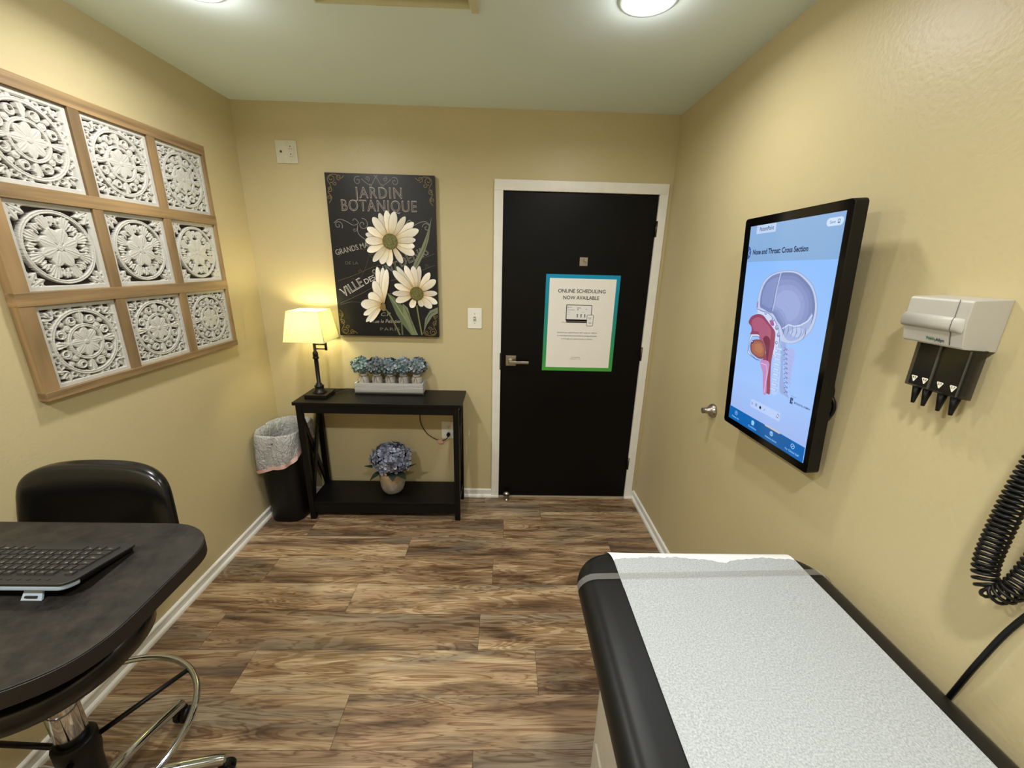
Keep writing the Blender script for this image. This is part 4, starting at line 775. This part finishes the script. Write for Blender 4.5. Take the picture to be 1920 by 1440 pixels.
b=MB(); T=Matrix.Translation((.790,-.145,0)); b.lathe([(.044,.1285),(.058,.131),(.069,.146),(.079,.180),(.083,.220)],M_pot,32,T=T,cap=False); b.lathe([(.083,.220),(.085,.255),(.086,.283),(.080,.283),(.078,.26),(.001,.255)],M_pot2,32,T=T,cap=False); b.lathe([(.001,.1284),(.040,.1285)],M_pot,32,T=T,cap=False); P(b,'pot',t)
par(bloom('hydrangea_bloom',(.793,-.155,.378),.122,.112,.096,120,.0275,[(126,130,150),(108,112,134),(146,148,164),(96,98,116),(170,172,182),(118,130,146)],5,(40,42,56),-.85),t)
for k,(dx,dy,L,w,dr) in enumerate(((-1,-.2,.155,.045,.15),(-.75,-.7,.12,.05,.45),(.75,-.75,.13,.055,.25),(1,-.25,.165,.04,-.05),(.3,-1,.10,.05,.35),(-.3,.5,.08,.05,.1))):
    b=MB(); leafmesh(b,(.790+dx*.06,-.145+dy*.06,.296),(dx,dy,.12 if dr>.2 else .45),L*.8,w,dr); P(b,'leaf',t)
# ============================================================ WASTE BIN
t=thing('waste_bin','black plastic waste bin in the corner between the left wall and the console table','waste bin',(.14,-.195,0))
def spt(cx_,cy_,hx_,hy_,a,p=3.3):
    c_,s_=math.cos(a),math.sin(a); r_=(abs(c_/hx_)**p+abs(s_/hy_)**p)**(-1/p); return cx_+r_*c_,cy_+r_*s_
def rring(cx_,cy_,hx_,hy_,z,n=48,e=.55,f_=None):
    o=[]
    for k in range(n):
        a=2*math.pi*k/n; o.append(Vector((*spt(cx_,cy_,hx_,hy_,a),z)))
    return o
def loft(b,rings,m,smooth=True,closed=True,caps=(False,False)):
    n=len(rings[0]); vs=[v for r_ in rings for v in r_]
    b.add(vs,[(i*n+k,i*n+(k+1)%n,(i+1)*n+(k+1)%n,(i+1)*n+k) for i in range(len(rings)-1) for k in range(n if closed else n-1)],m,smooth=smooth)
    if caps[0]: b.add(rings[0],[tuple(range(n))[::-1]],m)
    if caps[1]: b.add(rings[-1],[tuple(range(n))],m)
bx,by=.142,-.197
b=MB(); R1=[rring(bx,by,.108,.135,.003),rring(bx,by,.110,.138,.012)]+[rring(bx,by,.110+.016*k/6,.138+.026*k/6,.012+.56*k/6) for k in range(1,7)]
loft(b,R1,M_blkplastic,caps=(True,False)); loft(b,[rring(bx,by,.126,.164,.572),rring(bx,by,.122,.160,.572),rring(bx,by,.106,.132,.016)],M_blkplastic,caps=(False,True)); P(b,'bin_body',t)
b=MB(); b.box(.195,.200,-.3378,-.3365,.20,.214,mat('scuff_grey',(120,118,110),.7),T=None); P(b,'scuff_mark',t)
M_bag,nt,bs=nmat('translucent_bag'); out=nt.nodes['Material Output']; tr=nt.nodes.new('ShaderNodeBsdfTranslucent'); tr.inputs[0].default_value=(.62,.66,.68,1); mx=nt.nodes.new('ShaderNodeMixShader'); mx.inputs[0].default_value=.3
bs.inputs['Base Color'].default_value=(.66,.67,.66,1); bs.inputs['Roughness'].default_value=.32; nt.links.new(bs.outputs[0],mx.inputs[1]); nt.links.new(tr.outputs[0],mx.inputs[2]); nt.links.new(mx.outputs[0],out.inputs[0])
n_=nt.nodes.new('ShaderNodeTexNoise'); n_.inputs['Scale'].default_value=15; n_.inputs['Detail'].default_value=4; n_.inputs['Distortion'].default_value=1.5; bp=nt.nodes.new('ShaderNodeBump'); bp.inputs['Strength'].default_value=.8; bp.inputs['Distance'].default_value=.025; nt.links.new(n_.outputs[0],bp.inputs['Height']); nt.links.new(bp.outputs[0],bs.inputs['Normal'])
t=thing('bin_liner','crinkled white bag with pink drawstring folded over the rim of the black waste bin','bin liner',(bx,by,.5))
wr=lambda a,k,s_: k*(.5*math.sin(7*a+s_)+.3*math.sin(13*a+2*s_)+.25*math.sin(23*a+s_*3))
def hemz(a):  # lower hem of the fold: hangs lower at the left front, higher at the right
    return .418+.075*math.cos(a-.4)+.010*math.sin(3*a+1)+.004*math.sin(7*a)
NB=120
outer=[]; 
for k,(off,q) in enumerate(((-.014,None),(-.006,.612),(.004,.617),(.008,.608),(.009,.57),(.011,.53),(.013,.5),(.012,.47),(.010,None))):
    rg=[]
    for i in range(NB):
        a=2*math.pi*i/NB; c_,s_=math.cos(a),math.sin(a); e=.55; amp=(.0,.004,.004,.006,.011,.014,.015,.014,.010)[k]; kk=off+wr(a,amp,k*.7)
        zz=(q if q else (.56 if k==0 else hemz(a))); 
        if k>=4 and k<8: zz=.600+(hemz(a)-.600)*(k-3)/5
        x,y=spt(bx,by,.1265+kk,.1645+kk,a); x=min(.2655,max(.0022+.001*(k%2),x)); y=min(-.014,y)
        rg.append(Vector((x,y,zz+(wr(a,.004,k) if k>0 else 0))))
    outer.append(rg)
b=MB(); loft(b,outer,M_bag); inner=[outer[0]]
for k,(off,z) in enumerate(((-.012,.50),(-.02,.40),(-.03,.28),(-.045,.12))):
    inner.append([Vector((*spt(bx,by,.1265+off+wr(2*math.pi*i/NB,.006,k+3),.1645+off+wr(2*math.pi*i/NB,.006,k+3),2*math.pi*i/NB),z)) for i in range(NB)])
loft(b,inner,M_bag,caps=(False,True)); P(b,'bag_film',t)
M_pink=mat('pink_drawstring',(232,192,186),.5)
b=MB(); lo=[v+Vector((v.x-bx,v.y-by,0)).normalized()*.0015 for v in outer[-1]]; hi=[]
for i,v in enumerate(lo):
    a=2*math.pi*i/NB; k=.5+.5*math.cos(a+.9); hi.append(Vector((*(Vector(outer[-2][i][:2])+Vector((v.x-bx,v.y-by)).normalized()*.0035),v.z+.010+.020*k)))
loft(b,[lo,hi],M_pink); P(b,'drawstring',t)
# ============================================================ EXAM TABLE
def sell(a,b_,c_,e1=.5,e2=.5,nu=40,nv=20):
    def sg(v,e): return math.copysign(abs(v)**e,v)
    vs=[];fs=[]
    for j in range(nv+1):
        p=-math.pi/2+math.pi*j/nv
        for i in range(nu):
            q=2*math.pi*i/nu; vs.append(Vector((a*sg(math.cos(p),e1)*sg(math.cos(q),e2),b_*sg(math.cos(p),e1)*sg(math.sin(q),e2),c_*sg(math.sin(p),e1))))
    for j in range(nv):
        for i in range(nu): fs.append((j*nu+i,j*nu+(i+1)%nu,(j+1)*nu+(i+1)%nu,(j+1)*nu+i))
    return vs,fs
t=thing('exam_table','black vinyl exam table along the right wall, covered with paper','exam table',(2.11,-2.45,0))
EX0,EX1,EY1,EY0,EZ,ER=1.749,2.481,-1.538,-3.42,.800,.046
def outline(o,R):
    R=max(.004,R-o); pts=[]
    for (a,c_,q) in ((EX1-o-R,EY1-o-R,0),(EX0+o+R,EY1-o-R,1),(EX0+o+R,EY0+o+R,2),(EX1-o-R,EY0+o+R,3)):
        for i in range(12): tt=math.pi/2*(q+i/11); pts.append((a+R*math.cos(tt),c_+R*math.sin(tt)))
    return pts
b=MB(); rings=[]
for k in range(11):
    an=math.pi*k/10; o_=ER*(1-math.sin(an))*.95; z=EZ-ER-ER*math.cos(an); rings.append([Vector((x,y,z)) for x,y in outline(o_,.115)])
rings.append([Vector((x,y,EZ+.0002)) for x,y in outline(ER*1.5,.115)])
loft(b,rings,mat('black_vinyl',(16,17,18),.4),caps=(True,True)); P(b,'padded_top',t)
M_beige=mat('beige_steel',(186,182,170),.4,var=.04)
b=MB(); b.box(1.815,2.44,-3.35,-1.735,.03,.700,M_beige); b.box(1.84,2.42,-3.30,-1.77,0,.03,M_blkplastic); b.box(1.83,2.43,-3.38,-1.60,.690,.709,M_blkplastic); P(b,'cabinet_base',t,bevel=.012)
b=MB()
for (ya_,yb_) in ((-2.30,-1.78),(-2.85,-2.34)): b.box(1.806,1.8155,ya_,yb_,.36,.64,M_beige); b.box(1.806,1.8155,ya_,yb_,.08,.33,M_beige)
P(b,'drawer_front',t,bevel=.003)
M_clear,nt,bs=nmat('clear_plastic_strap'); bs.inputs['Base Color'].default_value=(.42,.40,.38,1); bs.inputs['Alpha'].default_value=.30; bs.inputs['Roughness'].default_value=.12
b=MB(); prof=[]
RR=ER+.0056; xl,xr=EX0+ER,EX1-ER; zc_=EZ-ER
for k in range(13): an=-math.pi/2+ -math.pi*k/12; prof.append((xl+RR*math.cos(an),zc_+RR*math.sin(an)))
for k in range(13): an=math.pi/2-math.pi*k/12; prof.append((xr+RR*math.cos(an),zc_+RR*math.sin(an)))
prof=[(x,z) if z<EZ-.001 else (x,z) for x,z in prof]
vs=[];N=len(prof)
for x,z in prof:
    yc=-1.662+(x-1.86)*.035; dz=0
    for yy,k in ((yc-.011,0),(yc-.009,.0012),(yc+.009,.0012),(yc+.011,0)): vs.append(Vector((x,yy,z+(k if z>EZ-.05 else 0))))
b.add(vs,[(4*i+j,4*i+j+1,4*i+4+j+1,4*i+4+j) for i in range(N-1) for j in range(3)],M_clear,smooth=False); P(b,'paper_strap',t)
# paper
def paper_mat(name,c,tex):
    m,nt,bs=nmat(name); N=nt.nodes.new;L=nt.links.new
    bs.inputs['Roughness'].default_value=.75; bs.inputs['Specular IOR Level'].default_value=.25
    tc=N('ShaderNodeTexCoord'); n1=N('ShaderNodeTexNoise'); n1.inputs['Scale'].default_value=270 if tex else 40; n1.inputs['Detail'].default_value=3; n1.inputs['Roughness'].default_value=.7; L(tc.outputs['Object'],n1.inputs[0])
    rp=N('ShaderNodeValToRGB'); rp.color_ramp.elements[0].position=.34; rp.color_ramp.elements[1].position=.66
    rp.color_ramp.elements[0].color=(*s2l([v*(.80 if tex else .98) for v in c]),1); rp.color_ramp.elements[1].color=(*s2l(c),1); L(n1.outputs[0],rp.inputs[0]); L(rp.outputs[0],bs.inputs['Base Color'])
    if tex: bp=N('ShaderNodeBump'); bp.inputs['Strength'].default_value=.6; bp.inputs['Distance'].default_value=.0015; L(n1.outputs[0],bp.inputs['Height']); L(bp.outputs[0],bs.inputs['Normal'])
    return m
M_crepe=paper_mat('crepe_paper',PAPER,True); M_smoothp=paper_mat('smooth_paper',(238,238,236),False)
px0,px1=1.8625,2.411
t=thing('exam_paper','white textured paper sheet laid along the exam table, torn at its far end','paper sheet',(2.137,-1.7,.802))
b=MB(); yy=[]; ce=EY1-ER
path=[(-1.70,EZ+.0016),(-1.64,EZ+.0017),(ce-.015,EZ+.0018)]+[(ce+(ER+.003)*math.sin(a),EZ-ER+(ER+.003)*math.cos(a)) for a in [i*math.pi/2/7 for i in range(8)]]+[(EY1+.010,EZ-.075),(EY1+.022,EZ-.095)]
nx_=24; vs=[]
for i in range(nx_+1):
    x=px0+(px1-px0)*i/nx_; s_=i/nx_
    for k,(y,z) in enumerate(path):
        lift=.010*math.exp(-((s_)/.06)**2)*max(0,(k-3)/9); cut= 1 if k<8 else (1 if s_<.9 else .9)
        vs.append(Vector((x-.022*(1-s_)*max(0,(k-2)/10)*(1 if s_<.3 else 0),y+lift,z+.002*math.sin(s_*9)*max(0,(k-6)/6))))
Kp=len(path); b.add(vs,[(i*Kp+k,i*Kp+k+1,(i+1)*Kp+k+1,(i+1)*Kp+k) for i in range(nx_) for k in range(Kp-1)],M_smoothp,smooth=True); P(b,'smooth_end_flap',t)
b=MB(); nx_=60; vs=[]; rows=[-3.30,-2.9,-2.5,-2.2,-2.0,-1.85,-1.75,-1.70,-1.66,-1.635]
def torn(s_):  # far edge of the textured sheet
    base=-1.592+.006*math.sin(s_*40)*.25+.0015*math.sin(s_*131)
    if s_<.60: return base+.013*math.sin(math.pi*min(1,s_/.60))**.7-.004-.010*(s_/.6)**4
    return base-.012+.020*math.sin(math.pi*min(1,(s_-.60)/.5))**.8
for i in range(nx_+1):
    s_=i/nx_; x=px0+(px1-px0)*s_
    for y in rows+[torn(s_)]:
        z=EZ+.0034+.0006*math.sin(y*23+s_*5)*math.sin(s_*14)
        e_=torn(s_)
        if y>ce: z=EZ-ER+math.sqrt(max(0,(ER+.0046)**2-(y-ce)**2))
        vs.append(Vector((x,y,z)))
Kp=len(rows)+1; b.add(vs,[(i*Kp+k,i*Kp+k+1,(i+1)*Kp+k+1,(i+1)*Kp+k) for i in range(nx_) for k in range(Kp-1)],M_crepe,smooth=True); P(b,'textured_sheet',t)
# ============================================================ DESK
M_desk,nt,bs=nmat('dark_slate_laminate'); N=nt.nodes.new;L=nt.links.new
tc=N('ShaderNodeTexCoord'); n1=N('ShaderNodeTexNoise'); n1.inputs['Scale'].default_value=14; n1.inputs['Detail'].default_value=8; n1.inputs['Roughness'].default_value=.75; L(tc.outputs['Object'],n1.inputs[0])
rp=N('ShaderNodeValToRGB'); rp.color_ramp.elements[0].position=.35; rp.color_ramp.elements[1].position=.68; rp.color_ramp.elements[0].color=(*s2l(DK1),1); rp.color_ramp.elements[1].color=(*s2l(DK2),1); L(n1.outputs[0],rp.inputs[0]); L(rp.outputs[0],bs.inputs['Base Color']); bs.inputs['Roughness'].default_value=.48; bs.inputs['Specular IOR Level'].default_value=.3
M_dedge=mat('dark_desk_edge',(22,19,18),.45,var=.15)
t=thing('desk','dark brown laminate desk top with rounded end reaching out from the left wall','desk',(.02,-1.9,.93))
dp=smoothpts([(.0015,-1.664),(.35,-1.6645),(.60,-1.6645),(.695,-1.666),(.745,-1.681),(.783,-1.709),(.806,-1.748),(.812,-1.80),(.814,-1.88),(.8155,-1.94),(.813,-1.99),(.797,-2.036),(.764,-2.074),(.70,-2.112),(.60,-2.146),(.45,-2.175),(.25,-2.19),(.0015,-2.19)],3)
b=MB(); b.prism([(x,y) for x,y in dp],.929,.9625,M_dedge,smooth=False); b.prism([(x if x<.01 else x-.0015*(1 if x>.3 else 0),y+(.0015 if y<-2.05 else 0)) for x,y in dp],.9625,.965,M_desk); P(b,'desk_top',t,bevel=.0012)
for yb_ in (-1.78,-2.08): b=MB(); b.box(.001,.035,yb_-.02,yb_+.02,.60,.929,M_dedge); b.bar((.02,yb_,.63),(.36,yb_,.915),.03,.025,M_dedge); b.box(.03,.40,yb_-.015,yb_+.015,.905,.929,M_dedge); P(b,'wall_bracket',t)
# ============================================================ KEYBOARD
t=thing('keyboard','black computer keyboard with grey underside and flip-out feet on the dark desk','keyboard',(.44,-1.84,.965))
KW,KD=.462,.154; tl=math.radians(9.0)
# user frame: a = user's right (towards -x), c = towards the back edge (towards the camera), n = up
KO=Vector((.668,-1.764,.9715)); ka=Vector((-1,0,0)); kc=Vector((0,-math.cos(tl),math.sin(tl))); kn=Vector((0,math.sin(tl),math.cos(tl)))
KT=Matrix((ka,kc,kn)).transposed().to_4x4(); KT.translation=KO
M_kb=mat('keyboard_black',(27,26,25),.5,var=.05); M_key=mat('key_black',(31,30,28),.5,var=.05); M_kg=mat('keyboard_grey',(150,164,180),.4); M_leg=mat('key_legend',(170,160,146),.6)
kb_out=[(0.004,.001),(.008,0),(KW-.008,0),(KW-.004,.001),(KW,.006)]+[(KW-.02*(1-math.cos(a)),KD-.028+.028*math.sin(a)) for a in [i*math.pi/2/6 for i in range(7)]]+[(.02+.02*(-math.sin(a)),KD-.028+.028*math.cos(a)) for a in [i*math.pi/2/6 for i in range(7)]]+[(0,.006)]
b=MB(); b.prism(kb_out,.004,.0095,M_kb,T=KT); P(b,'keyboard_body',t,bevel=.0015)
b=MB(); b.prism([(KW/2+(x-KW/2)*.975,.006+(y-.006)*.93) for x,y in kb_out],-.0060,.0042,M_blkplastic,T=KT); P(b,'underside_shell',t,bevel=.002)
rk=[(x,y) for x,y in kb_out if y>KD-.030]
b=MB(); b.prism([(KW/2+(x-KW/2)*.985,y-.0015) for x,y in rk],-.0075,.0040,M_kg,T=KT); P(b,'rear_edge',t,bevel=.003)
for q in (.062,.36):
    b=MB(); p0=KT@Vector((q,KD-.012,-.004)); b.add([Vector((p0.x,p0.y+.006,p0.z)),Vector((p0.x-.034,p0.y+.006,p0.z)),Vector((p0.x-.037,p0.y-.008,.9662)),Vector((p0.x+.004,p0.y-.008,.9662)),Vector((p0.x,p0.y+.002,p0.z)),Vector((p0.x-.034,p0.y+.002,p0.z)),Vector((p0.x-.037,p0.y-.012,.9662)),Vector((p0.x+.004,p0.y-.012,.9662))],[(0,1,2,3),(4,7,6,5),(0,4,5,1),(1,5,6,2),(2,6,7,3),(3,7,4,0)],M_kg)
    zz=.973; b.box(p0.x-.028,p0.x-.005,p0.y-.0118,p0.y-.0085,zz-.0012,zz+.0018,M_slot); P(b,'flip_foot',t)
b=MB()
for i in range(10):
    v=KT@Vector((.045+i*.019,KD-.014,.0097)); pass
    b.prism([(.052+i*.019+.0042*math.cos(a),KD-.0145+.003*math.sin(a)) for a in [j*math.pi/4 for j in range(8)]],.0095,.0106,M_key,T=KT)
P(b,'media_button',t)
FNT={}
def legend(ch):
    if ch not in FNT: FNT[ch]=text_polys(ch,1)
    return FNT[ch]
U=.0190
rowsK=[(.1195,.0125,[(0,1,'Esc'),(2,1,'F1'),(3,1,'F2'),(4,1,'F3'),(5,1,'F4'),(6.5,1,'F5'),(7.5,1,'F6'),(8.5,1,'F7'),(9.5,1,'F8'),(11,1,'F9'),(12,1,'F10'),(13,1,'F11'),(14,1,'F12')]),
 (.1015,.0165,[(i,1,c_) for i,c_ in enumerate('`1234567890-=')]+[(13,2,'Back')]),
 (.0832,.0165,[(0,1.5,'Tab')]+[(1.5+i,1,c_) for i,c_ in enumerate('QWERTYUIOP[]')]+[(13.5,1.5,'\\')]),
 (.0649,.0165,[(0,1.75,'Caps')]+[(1.75+i,1,c_) for i,c_ in enumerate("ASDFGHJKL;'")]+[(12.75,2.25,'Enter')]),
 (.0466,.0165,[(0,2.25,'Shift')]+[(2.25+i,1,c_) for i,c_ in enumerate('ZXCVBNM,./')]+[(12.25,2.75,'Shift')]),
 (.0283,.0165,[(0,1.5,'Ctrl'),(1.5,1,'Fn'),(2.5,1.25,'Alt'),(3.75,6.25,''),(10,1.25,'Alt'),(11.25,1,'Fn'),(12.25,1.25,'Menu'),(13.5,1.5,'Ctrl')])]
for (cy_,kh,ks) in rowsK:
    for (k0,kw,ch) in ks:
        xA=.018+k0*U+.0011; xB=.018+(k0+kw)*U-.0011; yA,yB=cy_-kh/2,cy_+kh/2
        b=MB(); i_=.0011
        lo=[(xA,yA,.0096),(xB,yA,.0096),(xB,yB,.0096),(xA,yB,.0096)]; hi=[(xA+i_,yA+i_,.0132),(xB-i_,yA+i_,.0132),(xB-i_,yB-i_,.0132),(xA+i_,yB-i_,.0132)]
        b.add([KT@Vector(v) for v in lo+hi],[(0,1,5,4),(1,2,6,5),(2,3,7,6),(3,0,4,7),(4,5,6,7)],M_key)
        if ch:
            vs,fs=legend(ch); sc=.0062 if len(ch)==1 else .0046
            xs=[v.x for v in vs]; wx=(max(xs)+min(xs))/2
            if len(ch)>1: sc=min(sc,(xB-xA)*.62/(max(xs)-min(xs)))
            ox=(xA+.0052) if len(ch)==1 else (xA+xB)/2
            b.add([KT@Vector((ox+(v.x-wx)*sc,yB-.0075+v.y*sc,.01335)) for v in vs],fs,M_leg)
        P(b,'key',t)
# ============================================================ DRAFTING STOOL
SX,SY=.378,-1.792
t=thing('drafting_stool','black vinyl drafting stool with chrome foot ring pushed under the desk','stool',(SX,SY,0))
M_vs=mat('stool_vinyl',(9,9,10),.25,var=.03)
b=MB(); vs,fs=sell(.212,.205,.042,.45,.9,48,16); b.add([v+Vector((SX,SY+.01,.672)) for v in vs],fs,M_vs,smooth=True); P(b,'seat',t)
b=MB(); vs,fs=sell(.219,.034,.146,.46,.62,56,28); out_=[]
for v in vs:
    x=v.x; x*=1-.06*v.z/.146; out_.append(Vector((.348+x,-1.516+v.y-.55*x*x+.10*v.z,.912+v.z*.96*(1-.05*(x/.22)**2))))
b.add(out_,fs,M_vs,smooth=True); P(b,'backrest',t)
b=MB(); b.tube(smoothpts([(SX,SY+.05,.622),(SX-.02,SY+.20,.620),(SX-.04,-1.475,.655),(SX-.05,-1.455,.75),(SX-.055,-1.470,.86)],6),.013,M_blkplastic,10); P(b,'back_support',t)
b=MB(); b.box(SX-.09,SX+.09,SY-.09,SY+.09,.612,.636,M_blkplastic); P(b,'seat_plate',t,bevel=.004)
b=MB(); b.lathe([(.030,.372),(.033,.376),(.034,.56),(.030,.565),(.022,.57),(.022,.615)],M_chrome,32,T=Matrix.Translation((SX,SY,0))); P(b,'column',t)
b=MB(); b.lathe([(.033,.10),(.036,.12),(.040,.28),(.046,.315),(.046,.368),(.040,.374),(.034,.374)],M_blkplastic,28,T=Matrix.Translation((SX,SY,0))); P(b,'column_collar',t)
RZ=.339; RRg=.262
b=MB(); b.tube([(SX+RRg*math.cos(a),SY+RRg*math.sin(a),RZ) for a in [2*math.pi*i/72 for i in range(72)]],.0095,M_chrome,14,closed=True); P(b,'foot_ring',t)
for a in (math.radians(70),math.radians(160),math.radians(250),math.radians(-20)):
    if abs(math.degrees(a)+20)<1: continue
for a in (math.radians(58),math.radians(178),math.radians(298-0)):
    b=MB(); b.tube([(SX+.04*math.cos(a),SY+.04*math.sin(a),.335),(SX+(RRg-.006)*math.cos(a),SY+(RRg-.006)*math.sin(a),.339)],.0075,M_blkplastic,10); P(b,'ring_spoke',t)
for k in range(5):
    a=math.radians(92+72*k-65*0); a=math.radians([90,25,-47,-119,162][k]); c_,s_=math.cos(a),math.sin(a); pt=lambda r_,z:(SX+r_*c_,SY+r_*s_,z)
    b=MB(); b.tube(smoothpts([pt(.02,.150),pt(.08,.145),pt(.16,.125),pt(.23,.100),pt(.27,.085),pt(.293,.074)],4),[.017]*21,M_chrome,14); leg=P(b,'base_leg',t)
    b=MB(); cxk,cyk=SX+.293*c_,SY+.293*s_; ax=Vector((-s_,c_,0))
    for sg in (-1,1):
        cc=Vector((cxk,cyk,.0262))+ax*sg*.013; T=Matrix.Translation(cc)@ax.to_track_quat('Z','Y').to_matrix().to_4x4(); b.lathe([(.002,-.009),(.022,-.009),(.026,-.006),(.026,.006),(.022,.009),(.002,.009)],M_blkplastic,20,T=T)
    b.box(cxk-.012,cxk+.012,cyk-.012,cyk+.012,.035,.062,M_blkplastic); b.tube([(cxk,cyk,.05),(cxk,cyk,.076)],.006,M_chrome,8); cs=b.build('caster'); cs.parent=leg; cs.matrix_parent_inverse=Matrix.Identity(4)
# ============================================================ CEILING LIGHTS, HATCH
M_lens=emis('light_lens',(255,250,238),LENS_E)
names=['recessed ceiling light in front of the black door, upper right','recessed ceiling light near the left wall at the top edge','recessed ceiling light above the exam table, behind the camera','recessed ceiling light above the desk, behind the camera']
for k,(x,y,pw_) in enumerate(LIGHTS):
    t=thing('recessed_light',('bright round '+names[k]),'ceiling light',(x,y,H-.002),'recessed ceiling lights'); del t['group']
    T=Matrix.Translation((x,y,0)); b=MB(); b.lathe([(.096,H-.0003),(.094,H-.006),(.080,H-.0085),(.074,H-.006),(.070,H-.002)],M_ceil,40,T=T,cap=False); P(b,'trim_ring',t)
    b=MB(); b.lathe([(.001,H-.0045),(.0725,H-.0045)],M_lens,40,T=T,cap=False); P(b,'lens',t)
    par(area('downlight',(x,y,H-.014),.13,pw_*(1-PTF),LCOL,SPREAD),t)
    l=bpy.data.lights.new('dome_glow','POINT'); l.energy=pw_*PTF*1.6; l.color=LCOL; l.shadow_soft_size=.045; lo=bpy.data.objects.new('dome_glow',l); COL.objects.link(lo); lo.location=(x,y,H-.055); par(lo,t)
M_cream=mat('cream_panel',(206,204,170),.5,var=.03)
t=thing('ceiling_hatch','recessed cream ceiling panel with chipped frame at the top edge of the picture','ceiling panel',((HX0+HX1)/2,-1.2,H))
b=MB(); b.box(HX0+.0,HX1,HY0+.001,HY0+.007,H-.002,H+.05,M_cream); b.box(HX0+.001,HX0+.007,HY0+.007,HY1-.007,H-.002,H+.05,M_cream); b.box(HX1-.007,HX1-.001,HY0+.007,HY1-.007,H-.002,H+.05,M_cream); b.box(HX0,HX1,HY1-.007,HY1-.001,H-.002,H+.05,M_cream); P(b,'recess_liner',t)
b=MB(); b.box(HX0+.006,HX1-.006,HY0+.006 if False else HY1*0+HY0+.008,HY1-.012,H+.018,H+.030,M_cream)
b.box(HX0+.04,HX1-.04,HY0+.05,HY1-.040,H+.008,H+.0185,M_cream); P(b,'inner_panel',t,bevel=.002)
b=MB(); b.box(HX1,HX1+.028,HY0-.02,HY1+.008,H-.010,H+.0,M_cream); P(b,'frame_strip',t,bevel=.002)
